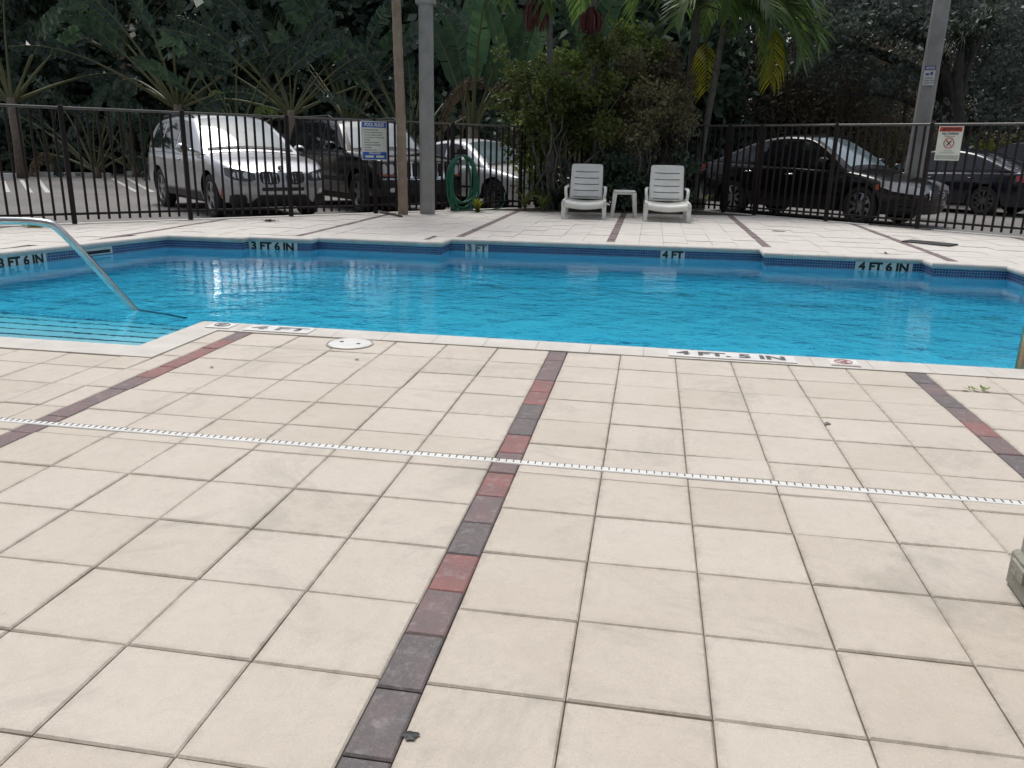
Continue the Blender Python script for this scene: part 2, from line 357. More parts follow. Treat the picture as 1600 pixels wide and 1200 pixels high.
def offset(poly, d):
    n = len(poly); out = []
    for i in range(n):
        a, b, c = Vector(poly[i-1]), Vector(poly[i]), Vector(poly[(i+1) % n])
        e1, e2 = (b-a).normalized(), (c-b).normalized()
        n1, n2 = Vector((e1.y, -e1.x)), Vector((e2.y, -e2.x)); k = n1+n2
        out.append(tuple(b + k*(d/max(.25, 1+n1.dot(n2)))))
    return out
area = sum(POOL[i-1][0]*POOL[i][1]-POOL[i][0]*POOL[i-1][1] for i in range(len(POOL)))
if area < 0: POOL = POOL[::-1]
OUT = offset(POOL, CW)
def inside(p, poly):
    x, y = p; c = False
    for i in range(len(poly)):
        (x1, y1), (x2, y2) = poly[i-1], poly[i]
        if (y1 > y) != (y2 > y) and x < (x2-x1)*(y-y1)/(y2-y1)+x1: c = not c
    return c
DECK = [(-11, -3), (9, -3), (9, 10.31), tuple(CORNER), (-11, 6.41)]
def filled(name, loops, z, mat):
    bm = bmesh.new(); E_ = []
    for lp in loops:
        v = [bm.verts.new((x, y, z)) for x, y in lp]; E_ += [bm.edges.new((v[i-1], v[i])) for i in range(len(v))]
    bmesh.ops.triangle_fill(bm, use_beauty=True, edges=E_, normal=(0, 0, 1))
    for f in bm.faces:
        if f.normal.z < 0: f.normal_flip()
    me = bpy.data.meshes.new(name); bm.to_mesh(me); bm.free(); me.materials.append(mat); return me
LZ = -.16
gr = ob('ground', filled('ground', [[(-400, -400), (400, -400), (400, 600), (-400, 600)], offset(DECK, -.06)], LZ-.012, m_ground)); tag(gr, kind='structure')
lot = [(-60, -30), (60, -30), (60, 16), (13, 21), (9.0, 29), (-4.5, 24.2), (-20, 29.5), (-60, 20)]
lo = ob('parking_lot', filled('parking_lot', [lot, offset(DECK, -.05)], LZ, m_asphalt)); tag(lo, kind='structure')
deck = ob('pool_deck', filled('pool_deck', [DECK, offset(POOL, .03)], -.013, m_joint)); tag(deck, kind='structure')
# kerb under the fences
for (a, b, n_) in ((CORNER-dL*15.6, CORNER, nL), (CORNER, CORNER+dR*12.2, nR)):
    k = MB(); q = [a-n_*.16, b-n_*.16, b+n_*.04, a+n_*.04]; k.prism([tuple(v) for v in q], LZ-.05, .006); k.build('kerb', m_kerb, deck)
# ------------------------------------------------------------------ pavers
rng = random.Random(7)
def paver_mesh(x0, x1, y0, y1, h=.05, c=.0042):
    g = .0016; x0 += g; x1 -= g; y0 += g; y1 -= g; cx, cy = (x0+x1)/2, (y0+y1)/2
    V = [(x0-cx, y0-cy, -h), (x1-cx, y0-cy, -h), (x1-cx, y1-cy, -h), (x0-cx, y1-cy, -h)]
    V += [(x, y, -c) for x, y, _ in V[:4]]
    V += [(x-math.copysign(c, x), y-math.copysign(c, y), 0) for x, y, _ in V[:4]]
    F = [(i, (i+1) % 4, 4+(i+1) % 4, 4+i) for i in range(4)]+[(4+i, 4+(i+1) % 4, 8+(i+1) % 4, 8+i) for i in range(4)]+[(8, 9, 10, 11)]
    return V, F, (cx, cy)
pm_cache = {}
def put_paver(x0, x1, y0, y1, mat, name):
    V, F, c = paver_mesh(x0, x1, y0, y1)
    key = (round(x1-x0, 4), round(y1-y0, 4), mat.name)
    if key not in pm_cache: pm_cache[key] = pymesh(name, V, F, mat)
    ob(name, pm_cache[key], deck, (c[0], c[1], rng.uniform(-.0018, .0018)), (rng.gauss(0, .0035), rng.gauss(0, .0035), rng.gauss(0, .002)))
XI, YA = -2.77+CW, 4.02-CW                 # outer edges of the coping round the step alcove
xs = []                                    # paver columns: (x0, x1)
for b in range(-4, 5):
    xb = BC+b*S+BW/2
    xs += [(xb+i*T, xb+(i+1)*T) for i in range(6)]
bands = [(BC+b*S-BW/2, BC+b*S+BW/2, b) for b in range(-4, 5)]
near = []
def near_ok(x0, x1, y0, y1):               # clip a near-deck cell to what the coping leaves
    res = []
    for a, b, top in ((x0, min(x1, XI), YA), (max(x0, XI), x1, Y0+.001)):
        if b-a > .012 and min(y1, top)-y0 > .012: res.append((a, b, y0, min(y1, top)))
    return res
def in_view(x, y):
    d = np.array([x, y, -CH]); z = d @ fw
    if z < .1: return False
    return -60 < 800+FPX*(d @ rt)/z < 1660 and 600-FPX*(d @ up)/z < 1290
stuffV, stuffF = [], []
def put_stuff(V, F, c, z=0.0):
    n = len(stuffV); stuffV.extend((x+c[0], y+c[1], zz+z) for x, y, zz in V); stuffF.extend(tuple(i+n for i in f) for f in F)
rows = range(0, 25)
DR0, DR1 = 2.757, 2.800                    # the slot drain
for (x0, x1) in xs:
    for r_ in rows:
        for c_ in near_ok(x0, x1, Y0-(r_+1)*T, Y0-r_*T):
            a, b, y0, y1 = c_
            parts_ = [(y0, y1)]
            if y0 < DR1 and y1 > DR0: parts_ = [(y0, DR0), (DR1, y1)]
            for (ya, yb) in parts_:
                if yb-ya < .012: continue
                if any(in_view(px_, py_) for px_ in (a, b) for py_ in (ya, yb)): put_paver(a, b, ya, yb, m_paver, 'paver')
                elif -5 < a < 4 and yb > -1.5: V, F, c = paver_mesh(a, b, ya, yb); put_stuff(V, F, c, rng.uniform(-.0015, .0015))
outV, outF = [], []
seq = {0: 'ppprrggrprpgrpgggpgg', -1: 'prrrrpppppppppgpgppgp', 1: 'gpgprpggpgpppgpgpg'}
for (x0, x1, b) in bands:
    s_ = seq.get(b, 'gpgpgppg'); y1 = Y0; i = 0
    while y1 > -1.4:
        y0 = y1-.2055
        for c_ in near_ok(x0, x1, y0, y1):
            a, bb, ya, yb = c_
            segs = [(ya, yb)]
            if ya < DR1 and yb > DR0: segs = [(ya, DR0), (DR1, yb)]
            for (p0, p1) in segs:
                if p1-p0 > .012 and abs(b) <= 1 and any(in_view(px_, py_) for px_ in (a, bb) for py_ in (p0, p1)):
                    put_paver(a, bb, p0, p1, {'p': m_purp, 'r': m_red, 'g': m_grey}[s_[i % len(s_)]], 'brick')
                elif p1-p0 > .012 and -5 < a < 4.2: V, F, c = paver_mesh(a, bb, p0, p1); n = len(outV); outV.extend((x+c[0], y+c[1], zz) for x, y, zz in V); outF.extend(tuple(q+n for q in f) for f in F)
        y1 = y0; i += 1
# far side of the pool and the sides: clipped to the deck
def clip(poly, n_, k):
    out = []
    for i in range(len(poly)):
        a, b = poly[i-1], poly[i]; da, db = n_.dot(Vector(a))-k, n_.dot(Vector(b))-k
        if da >= 0: out.append(a)
        if da*db < 0:
            t = da/(da-db); out.append((a[0]+(b[0]-a[0])*t, a[1]+(b[1]-a[1])*t))
    return out
bedA, bedB = Vector((-2.75, 15.0)), Vector((2.6, 15.9))
bd = (bedB-bedA).normalized(); nB = Vector((bd.y, -bd.x)); kB = nB.dot(bedA)
farV = {'paver': ([], []), 'brick': ([], [])}
def far_cell(x0, x1, y0, y1, key):
    g = .002; poly = [(x0+g, y0+g), (x1-g, y0+g), (x1-g, y1-g), (x0+g, y1-g)]
    cx, cy = (x0+x1)/2, (y0+y1)/2
    if inside((cx, cy), OUT):
        if inside((cx, y1), OUT): return
    ys_ = [p for p in poly if inside(p, POOL)]
    if ys_:
        # pull the near side back to the coping
        best = max([q[1] for i, q in enumerate(OUT) for q in (OUT[i-1], OUT[i]) if min(OUT[i-1][0], OUT[i][0])-.31 < cx < max(OUT[i-1][0], OUT[i][0])+.31 and abs(q[1]-cy) < .6] or [y1])
        poly = [(x, max(y, best-.05)) for x, y in poly]
        if max(p[1] for p in poly)-min(p[1] for p in poly) < .02 or any(inside(p, POOL) for p in poly): return
    for n_, k in ((nL, kL+.03), (nR, kR+.03), (nB, kB)): 
        poly = clip(poly, n_, k)
        if len(poly) < 3: return
    Vv, Ff = farV[key]; z = rng.uniform(-.003, .003); n = len(Vv); m_ = len(poly)
    Vv.extend((x, y, z) for x, y in poly); Vv.extend((x, y, -.04) for x, y in poly)
    Ff.append(tuple(range(n, n+m_))); Ff.extend((n+(i+1) % m_, n+i, n+m_+i, n+m_+(i+1) % m_) for i in range(m_))
for (x0, x1) in xs:
    for r_ in range(-1, 45):
        y0 = Y0+r_*T
        if y0 < 8.5 and -6.5 < x0 < 5.4: continue
        far_cell(x0, x1, y0, y0+T, 'paver')
for (x0, x1, b) in bands:
    for r_ in range(0, 68):
        y0 = Y0+r_*.2055
        if y0 < 8.5 and -6.5 < x0 < 5.4: continue
        far_cell(x0, x1, y0, y0+.2055, 'brick')
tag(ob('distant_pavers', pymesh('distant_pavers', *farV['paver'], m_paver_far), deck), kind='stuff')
tag(ob('distant_bricks', pymesh('distant_bricks', *farV['brick'], m_purp), deck), kind='stuff')
if outV: tag(ob('outlying_bricks', pymesh('outlying_bricks', outV, outF, m_purp), deck), kind='stuff')
if stuffV: tag(ob('outlying_pavers', pymesh('outlying_pavers', stuffV, stuffF, m_paver_out), deck), kind='stuff')
bed = MB(); bed.prism([tuple(bedA), tuple(bedB), tuple(CORNER+dR*3.9), tuple(CORNER), tuple(CORNER-dL*3.85)], -.1, -.004)
tag(bed.build('planting_bed', m_soil), kind='structure')

# ------------------------------------------------------------------ swimming pool
pool = tag(empty('swimming_pool', (0, 0, 0)), kind='structure')
sh = MB(); n = len(POOL)
sh.add([(x, y, -.17) for x, y in POOL]+[(x, y, FLOOR) for x, y in POOL], [((i+1) % n, i, n+i, n+(i+1) % n) for i in range(n)])
sh.build('pool_wall', m_plaster, pool, fix=False)
ob('pool_floor', filled('pool_floor', [POOL], FLOOR, m_plaster), pool)
me = pymesh('waterline_tile', [(x, y, z) for z in (-.035, -.20) for x, y in offset(POOL, -.006)], [(i, (i+1) % n, n+(i+1) % n, n+i) for i in range(n)], m_tile)
uv = me.uv_layers.new(name='UVMap'); s_acc = 0.0; li = 0
for i in range(n):
    ln = (Vector(POOL[(i+1) % n])-Vector(POOL[i])).length
    for (u_, v_) in ((s_acc, .165), (s_acc+ln, .165), (s_acc+ln, 0), (s_acc, 0)): uv.data[li].uv = (u_, v_); li += 1
    s_acc += ln
ob('waterline_tile', me, pool)
# bullnose coping stones
prof = [(-.02, -.055), (-.032, -.04), (-.036, -.022), (-.03, -.004), (-.018, .006), (.02, .008), (CW, .006), (CW, -.03), (.03, -.055)]   # (distance out of the pool, z)
for i in range(n):
    a, b = Vector(POOL[i]), Vector(POOL[(i+1) % n]); e = (b-a); ln = e.length; e.normalize(); no = Vector((e.y, -e.x))
    po, pn = Vector(OUT[i]), Vector(OUT[(i+1) % n]); ma, mb_ = (po-a)/CW, (pn-b)/CW
    k = max(1, round(ln/.305))
    for j in range(k):
        cs = MB(); P = []
        for t, first, last in ((j/k, j == 0, False), ((j+1)/k, False, j == k-1)):
            g = 0 if (first or last) else (.0012 if t == j/k else -.0012)
            base = a+e*(ln*t+g); row = []
            for (d, z) in prof:
                q = (a+ma*d) if first else (b+mb_*d) if last else base+no*d
                row.append((q.x, q.y, z))
            P.append(row)
        cs.add(P[0]+P[1], [(q, (q+1) % 9, 9+(q+1) % 9, 9+q) for q in range(9)]+[tuple(range(8, -1, -1)), tuple(range(9, 18))])
        autosmooth(cs.build('coping_stone', m_coping, pool), 40)
# entry steps in the alcove
sy = [4.80, 5.07, 5.34, 5.61, 5.86]
for i, y in enumerate(sy):
    st = MB(); zt = -.30-.15*i; y_a = 4.02 if i == 0 else sy[i-1]
    x_r = -2.79 if i == 0 else -2.98
    st.box(((-6.5+x_r)/2, (y_a+y)/2, (zt+FLOOR)/2), (x_r+6.5, y-y_a, zt-FLOOR)); s1 = st.build('pool_step', m_plaster, pool)
    ln = MB(); ln.box(((-6.5+x_r)/2, y-.010, zt+.003), (x_r+6.5, .020, .008)); ln.build('nosing_tile', m_stepline, s1)
wt = MB(); wt.prism(offset(POOL, .002), FLOOR+.004, WZ)
water = wt.build('water', m_water); tag(water, kind='structure')
for q in water.data.polygons: q.use_smooth = False
# depth markers in the waterline
def wall_marker(px0, px1, edge_y, txt, mat, slope=0.0):
    a, b = AT(px0, 386, edge_y), AT(px1, 386, edge_y); cx = (a.x+b.x)/2; wd = b.x-a.x
    mk = MB(); mk.box((0, 0, 0), (wd, .016, .135)); 
    if slope: edge_y = 10.05+slope*(cx+2.47)
    t = mk.build('depth_marker', m_marker, pool, loc=(cx, edge_y-.012, -.10), rot=(0, 0, math.atan(slope)))
    tm = text_mesh(txt, .125, mat, bold=.006); wnow = max(v.co.x for v in tm.vertices)-min(v.co.x for v in tm.vertices)
    o = ob('lettering', tm, t, (0, -.0105, -.008), (R(90), 0, 0)); o.scale = (wd*.88/wnow, 1, 1)
wall_marker(390, 465, 9.42, '3 FT 6 IN', m_ink); wall_marker(728, 763, 10.08, '3 FT', m_fade, .0597)
wall_marker(1033, 1071, 10.22, '4 FT', m_ink, .0597); wall_marker(1340, 1430, 9.90, '4 FT 6 IN', m_ink)
mk = MB(); mk.box((0, 0, 0), (.55, .016, .135)); e_ = Vector((.6, 2.02)).normalized()
pL = Vector((-6.42, 7.2))+e_*.22
t = mk.build('depth_marker', m_marker, pool, loc=(pL.x+.014, pL.y, -.10), rot=(0, 0, math.atan2(e_.y, e_.x)))
tm = text_mesh('3 FT 6 IN', .125, m_ink, bold=.006); wn = max(v.co.x for v in tm.vertices)-min(v.co.x for v in tm.vertices)
o = ob('lettering', tm, t, (0, -.0105, -.008), (R(90), 0, 0)); o.scale = (.48/wn, 1, 1)
sk = MB(); sk.box((0, 0, 0), (.36, .02, .075)); q = Vector((-6.42, 7.2))+e_*1.12
sko = sk.build('skimmer_opening', m_marker, pool, loc=(q.x+.012, q.y, -.095), rot=(0, 0, math.atan2(e_.y, e_.x)))
sk = MB(); sk.box((0, -.011, -.008), (.30, .006, .035)); sk.build('skimmer_flap', m_trim, sko)
# depth markers laid in the near coping
def coping_marker(x0, x1, txt, mat, y=4.612, size=.115, bg=True):
    mk = MB(); mk.box((0, 0, 0), (x1-x0, .15, .006)); t = mk.build('depth_marker', m_white, pool, loc=((x0+x1)/2, y, .0095))
    tm = text_mesh(txt, size, mat, bold=.0045); wn = max(v.co.x for v in tm.vertices)-min(v.co.x for v in tm.vertices)
    o = ob('lettering', tm, t, (0, 0, .0045)); o.scale = ((x1-x0)*.86/wn, 1, 1)
coping_marker(-2.42, -2.0, '4 FT', m_fade); coping_marker(.16, .86, '4 FT. 5 IN', m_worn)
def no_dive(x, y, size, rot, mat, words):
    mk = MB(); mk.box((0, 0, 0), (size, size*.85, .006)); t = mk.build('no_diving_tile', m_white, pool, loc=(x, y, .0095), rot=(0, 0, rot))
    rg = MB(); rg.tube([(math.cos(a)*size*.3, math.sin(a)*size*.26+.012, .004) for a in np.linspace(0, 2*math.pi, 25)[:-1]], .0035, 4, closed=True)
    rg.tube([(-size*.2, size*.2, .004), (size*.2, -size*.15, .004)], .003, 4); rg.tube([(-size*.14, -.02, .004), (.0, .018, .004), (size*.14, .02, .004)], .004, 4)
    rg.build('symbol', mat, t)
    if words: o = ob('lettering', text_mesh(words, .028, mat), t, (0, -size*.34, .0042))
no_dive(-2.60, 4.615, .155, R(0), m_fade, None)
m_tilered = M('tile_red', (.42, .16, .15), .5); no_dive(1.12, 4.612, .155, 0, m_tilered, 'NO DIVING')
# skimmer lid in the deck
lid = tag(empty('skimmer_lid', (*G(547, 538, 0)[:2], .0)), 'round white skimmer lid with two finger holes set in the pavers', 'lid')
b = MB(); b.lathe([(0, .010), (.118, .010), (.125, .006), (.127, -.02)], 36, 'Z'); autosmooth(b.build('lid', m_white, lid))
b = MB(); b.lathe([(.129, -.02), (.129, .0075), (.136, .0075), (.138, -.02)], 36, 'Z'); b.build('rim', m_kerb, lid)
for sx in (-1, 1): b = MB(); b.lathe([(0, .0115), (.012, .0115), (.013, .009)], 12, 'Z', (sx*.055, -sx*.012, 0)); b.build('finger_hole', m_ink, lid)
# slot drain across the deck
dr = tag(empty('slot_drain', (0, 0, 0)), 'long narrow white slotted drain strip running across the pavers', 'drain')
X0, X1 = -5.0, 4.0
for i in range(6):
    a, b_ = X0+(X1-X0)*i/6, X0+(X1-X0)*(i+1)/6
    m_ = MB(); m_.box(((a+b_)/2, (DR0+DR1)/2, -.0215), (b_-a-.0015, DR1-DR0-.004, .046), ch=.003); m_.build('drain_cover', m_white, dr)
sl = MB(); x = X0+.02
while x < X1: sl.box((x, (DR0+DR1)/2+.004, .0022), (.0035, .022, .002)); x += .0272
tag(sl.build('slots', m_ink, dr), kind='stuff')

# ------------------------------------------------------------------ iron fences
def fence(P0, P1, height, posts, label):
    d = (P1-P0); ln = d.length; ang = math.atan2(d.y, d.x)
    root = tag(empty('iron_fence', (P0.x, P0.y, 0), ang), label, 'fence')
    m_ = MB(); m_.box((ln/2, 0, height-.018), (ln, .042, .036), ch=.006); m_.build('top_rail', m_iron_sunlit, root)
    m_ = MB(); m_.box((ln/2, 0, .135), (ln, .032, .032), ch=.005); m_.build('bottom_rail', m_iron, root)
    pm = MB(); pm.box((0, 0, height/2-.0), (.058, .058, height+.03), ch=.006); pme = pymesh('post', pm.v, pm.f, m_iron)
    km = MB(); km.box((0, 0, (height-.03+.055)/2), (.028, .028, height-.03-.055)); kme = pymesh('picket', km.v, km.f, m_iron)
    for x in posts: ob('post', pme, root, (x, 0, .0))
    x = .06
    while x < ln-.03:
        if all(abs(x-p) > .055 for p in posts): ob('picket', kme, root, (x, 0, 0), (0, 0, rng.gauss(0, .01)))
        x += .134
    return root
FL0 = CORNER-dL*13.9
def along(px, py, P0, d):        # parameter on the fence line seen at a ground pixel column
    g = ray(px, py); dx, dy = g[0], g[1]
    det = dx*(-d.y)-dy*(-d.x); lam = (P0.x*(-d.y)-P0.y*(-d.x))/det
    p = Vector((dx*lam, dy*lam)); return (p-P0).dot(d)
postsL = [along(px, py, FL0, dL) for px, py in ((117, 350), (298, 342), (455, 335), (587, 330), (707, 327), (812, 325))]+[13.9]
postsL = [postsL[0]-1.75]+postsL if postsL[0] > 1.8 else postsL
fence(FL0, CORNER, 1.515, postsL, 'black iron picket fence in front of the silver and black SUVs')
FR1 = CORNER+dR*10.6
postsR = [along(px, py, CORNER, dR) for px, py in ((1130, 328), (1178, 333), (1290, 343), (1432, 357), (1655, 377))]
fence(CORNER, FR1, 1.62, [p for p in postsR if 0 < p < 10.6], 'black iron picket fence in front of the black sedan')

# ------------------------------------------------------------------ signs
def text_rows(root, rows, x0, wd, ztop, dz, mat, y=-.012, size=.03):
    for i, t in enumerate(rows):
        if not t: continue
        o = ob('text_line', text_mesh(t, size, mat, 'text_line', ax='LEFT', bold=.0012), root, (x0, y, ztop-dz*i), (R(90), 0, 0))
def sign_root(name, P0, d, px, py, ztop, label):
    s_ = along(px, py, P0, d); p = P0+d*s_; ang = math.atan2(d.y, d.x)
    return tag(empty(name, (p.x, p.y, ztop), ang), label, 'sign')
def plate(root, name, mat, x0, x1, z0, z1, y, th=.004):
    b = MB(); b.box(((x0+x1)/2, y, (z0+z1)/2), (x1-x0, th, z1-z0)); return b.build(name, mat, root)
rs = sign_root('pool_rules_sign', FL0, dL, 583, 240, 1.49, 'white and blue pool rules sign fixed to the iron fence'); rs.scale = (.8, 1, .88)
W2, Hh = .29, .70
plate(rs, 'board', m_sign_back, -W2, W2, -Hh, 0, -.045, .012)
plate(rs, 'panel', m_sign_white, -W2+.025, W2-.025, -.545, -.125, -.053); plate(rs, 'header', m_sign_blue, -W2+.015, W2-.015, -.115, -.02, -.053)
plate(rs, 'footer', m_sign_blue, -W2+.015, W2-.015, -Hh+.015, -.555, -.053)
ob('heading', text_mesh('POOL RULES', .085, m_sign_white, 'heading', bold=.003), rs, (0, -.0565, -.067), (R(90), 0, 0)).scale = (.93, 1, 1)
ob('footer_text', text_mesh('POOL HOURS', .042, m_sign_white, 'footer_text', bold=.002), rs, (0, -.0565, -.580), (R(90), 0, 0))
for a, b_ in ((-.22, -.03), (.03, .22)): plate(rs, 'hours_box', m_sign_white, a, b_, -.655, -.618, -.0555)
text_rows(rs, ['SHOWER BEFORE ENTERING', 'NO FOOD OR BEVERAGES IN POOL', 'NO GLASS OR ANIMALS IN FENCED', 'DO NOT SWALLOW THE POOL WATER', 'NO DIVING', 'BATHING LOAD: 15 PERSONS', 'CHILDREN MUST BE SUPERVISED', 'NO RUNNING', 'OPEN DAWN TO DUSK'], -.24, .5, -.16, .045, m_sign_ink, -.0555, .026)
ws = sign_root('warning_sign', CORNER, dR, 1482, 240, 1.575, 'white no diving warning sign with red header fixed to the fence'); ws.scale = (.76, 1, .80)
W2, Hh = .235, .63
plate(ws, 'board', m_sign_white, -W2, W2, -Hh, 0, -.045, .012)
plate(ws, 'header', m_sign_red, -W2+.02, W2-.02, -.10, -.015, -.053); plate(ws, 'footer', m_sign_grey, -W2+.02, W2-.02, -Hh+.02, -Hh+.095, -.053)
ob('heading', text_mesh('WARNING', .065, m_ink, 'heading', bold=.002), ws, (.04, -.0565, -.058), (R(90), 0, 0))
tr = MB(); tr.add([(-.17, -.057, -.085), (-.10, -.057, -.085), (-.135, -.057, -.028)], [(0, 1, 2)]); tr.build('hazard_triangle', m_ink, ws, fix=False)
ob('title', text_mesh('NO DIVING!', .058, m_ink, 'title', bold=.002), ws, (0, -.0535, -.14), (R(90), 0, 0))
ob('subtitle', text_mesh('Shallow water', .036, m_sign_ink, 'subtitle'), ws, (0, -.0535, -.185), (R(90), 0, 0))
rg = MB(); rg.tube([(math.cos(a)*.095, -.055, -.31+math.sin(a)*.095) for a in np.linspace(0, 2*math.pi, 31)[:-1]], .0075, 5, closed=True)
rg.tube([(-.067, -.055, -.243), (.067, -.055, -.377)], .006, 5); rg.build('prohibition_ring', m_sign_red, ws)
dv = MB(); dv.tube([(.05, -.054, -.26), (.0, -.054, -.31), (-.035, -.054, -.36)], [.006, .013, .008], 5); dv.tube([(-.01, -.054, -.30), (-.045, -.054, -.285)], .006, 5); dv.build('diver_symbol', m_ink, ws)
for z, t, s_ in ((-.45, 'You can be', .034), (-.485, 'permanently injured.', .034)): ob('caption', text_mesh(t, s_, m_sign_ink, 'caption'), ws, (0, -.0535, z), (R(90), 0, 0))

# ------------------------------------------------------------------ poles
def sq_pole(name, base, wb, wt, hgt, lean, label):
    root = tag(empty(name, base), label, 'pole'); m_ = MB(); P = []
    for i in range(9):
        t = i/8; wd = wb+(wt-wb)*t; c = .16*wd; cx, cy = lean[0]*t*hgt, lean[1]*t*hgt; h = wd/2
        P.append([(cx+x, cy+y, hgt*t) for x, y in ((-h+c, -h), (h-c, -h), (h, -h+c), (h, h-c), (h-c, h), (-h+c, h), (-h, h-c), (-h, -h+c), (-h+c, -h))])
    m_.grid(P); m_.build('shaft', m_conc, root); return root
p1 = sq_pole('concrete_pole', (*G(668, 334)[:2], -.02), .245, .205, 7.5, (0, 0), 'square grey concrete light pole standing on the far deck')
b = MB(); b.box((0, -.02, 3.62), (.32, .26, .62), ch=.01); b.build('sleeve', m_conc, p1); p1.rotation_euler.z = R(12)
b = MB(); b.box((0, -.55, 7.45), (.3, .7, .12), ch=.02); b.build('lamp_head', m_sign_grey, p1)
bx_, by_ = 5.53, 19.2
p2 = sq_pole('concrete_pole', (bx_, by_, LZ-.02), .34, .26, 8.5, (.012, 0), 'leaning grey concrete pole carrying a notice sign beyond the fence')
p2.rotation_euler.z = R(-25)
b = MB(); b.box((-.16, -.30, 3.42), (.05, .34, .05), ch=.008); b.build('bracket', m_sign_grey, p2)
ns = tag(empty('notice_sign', AT(1452, 118, by_-.23), R(-22)), 'small white notice sign with a purple header on the leaning pole', 'sign'); ns.scale = (.8, 1, .85)
plate(ns, 'board', m_sign_back, -.13, .13, -.22, .22, .0, .008); plate(ns, 'header', m_sign_purple, -.13, .13, .12, .22, -.006)
ob('heading', text_mesh('NOTICE', .075, m_sign_white, 'heading', bold=.002), ns, (0, -.0095, .168), (R(90), 0, 0)).scale = (.75, 1, 1)
cm = MB(); cm.box((-.05, -.007, .03), (.08, .006, .05)); cm.box((.05, -.007, .045), (.06, .006, .07)); cm.build('camera_symbol', m_sign_purple, ns)
text_rows(ns, ['THIS AREA IS', 'UNDER VIDEO', 'SURVEILLANCE'], -.1, .2, -.06, .055, m_sign_ink, -.0065, .034)

# ------------------------------------------------------------------ hose coil on the fence
hr = random.Random(3); sH = along(717, 300, FL0, dL); ph = FL0+dL*sH
hose = MB(); pts = []
for k in range(15*26):
    a = 2*math.pi*k/26; lap = k/26
    rx = .275+.06*math.sin(lap*2.4)+.02*math.sin(lap*5.1); rz = .47+.055*math.sin(lap*1.7+.5)+.02*math.cos(lap*4.3)
    pts.append(Vector((math.sin(a)*rx, -.06-.10*(.5+.5*math.sin(lap*1.9+a*.5)), .545-rz+.44+math.cos(a)*rz-.02)))
for q in pts: q.z = max(q.z, .018)
hose.tube(pts, .0115, 6)
ho = hose.build('garden_hose', m_hose, None, True, (ph.x, ph.y, 0.0), (0, 0, math.atan2(dL.y, dL.x)))
tail = MB(); tail.tube([(-.05, -.12, .02), (.25, -.22, .015), (.6, -.2, .015), (.95, -.02, .03), (1.05, .0, .14), (1.06, .02, .3)], .0115, 6); tail.build('hose_tail', m_hose, ho, True)
tag(ho, 'coiled green garden hose hanging on the fence beside the concrete pole', 'hose')
hk = MB(); hk.box((0, -.05, 1.0), (.22, .09, .03), ch=.006); hk.box((0, -.098, 1.03), (.22, .012, .09)); hk.build('hanger', m_iron, ho)

# ------------------------------------------------------------------ pool furniture
def lounger(loc, rz, label, wd=.66):
    root = tag(empty('sun_lounger', loc, rz), label, 'lounger', 'loungers in front of the shrubs')
    h = wd/2
    # seat pan: sagging sheet with front lip, local +Y away from the camera
    st = MB(); P = []
    for y, z in ((-.03, .235), (-.035, .30), (-.01, .345), (.05, .36), (.35, .345), (.75, .33), (1.05, .335)):
        P.append([(x*h, y, z-.045*(1-x*x)) for x in np.linspace(-1, 1, 13)])
    st.grid(P); sp = st.build('seat', m_chair, root, True, fix=True)
    md = sp.modifiers.new('t', 'SOLIDIFY'); md.thickness = .012; md.offset = 0
    for y in (.16, .30, .44, .58, .72, .86):
        b = MB(); b.grid([[(x*h*.72, y+dy, .353-.02*y-.045*(1-(x*.72)**2)+.004) for x in np.linspace(-1, 1, 9)] for dy in (-.008, .008)]); b.build('slot', m_trim, sp)
    # backrest: tall panel, rounded top, tilted back, with slots cut as dark recesses
    def back(x, s_):      # s_ along the height 0..1
        wr = h*(.88-.04*s_); e = 1.0
        if s_ > .93: e = math.sqrt(max(0, 1-((s_-.93)/.07)**2))*.12+.88
        return Vector((x*wr*e, 1.02+.30*s_+.02*math.sin(s_*3)+.03*(1-x*x)*.6, .33+.70*s_))
    b = MB(); b.grid([[back(x, s_) for x in np.linspace(-1, 1, 15)] for s_ in (0, .1, .2, .3, .4, .5, .6, .7, .8, .88, .93, .96, .985, 1.0)])
    bk = b.build('backrest', m_chair, root, True); md = bk.modifiers.new('t', 'SOLIDIFY'); md.thickness = .03; md.offset = 0
    for s_ in (.06, .24, .42, .60, .78):
        b = MB(); b.grid([[back(x*.76, s_-.012*(1-x*x)+ds)+Vector((0, -.019, .004)) for x in np.linspace(-1, 1, 11)] for ds in (-.009, .009)]); b.build('slot', m_trim, bk)
    for sx in (-1, 1):
        f = MB(); f.box((sx*(h+.005), .55, .335), (.045, 1.2, .07), ch=.01); f.build('side_rail', m_chair, root)
        for yy, sl in ((.03, -.03), (1.12, .05)):
            lg = MB(); P = []
            for t in (0, .5, 1): 
                ww = .055+.03*t; dd = .05+.02*t; cx, cy, z = sx*(h+.012-.012*t), yy+sl*(1-t), .335*t
                P.append([(cx+a*ww/2, cy+c*dd/2, z) for a, c in ((-1,-1),(1,-1),(1,1),(-1,1),(-1,-1))])
            lg.grid(P); lg.build('leg', m_chair, root)
        ar = MB(); ar.tube([(sx*(h-.005), .62, .34), (sx*(h+.01), .66, .50), (sx*(h+.012), .70, .56), (sx*(h+.01), .80, .575), (sx*(h-.01), 1.12, .575)], [.026, .026, .028, .028, .024], 8); ar.build('armrest', m_chair, root, True)
    return root
c1, c2 = G(911, 343), G(1041, 345)
lounger((c1.x, c1.y+.05, 0), R(3), 'white plastic sun lounger nearer the garden hose').scale.z = .84
lounger((c2.x, c1.y+.05, 0), R(1), 'white plastic sun lounger nearer the leaning palm trunk', .68).scale.z = .85
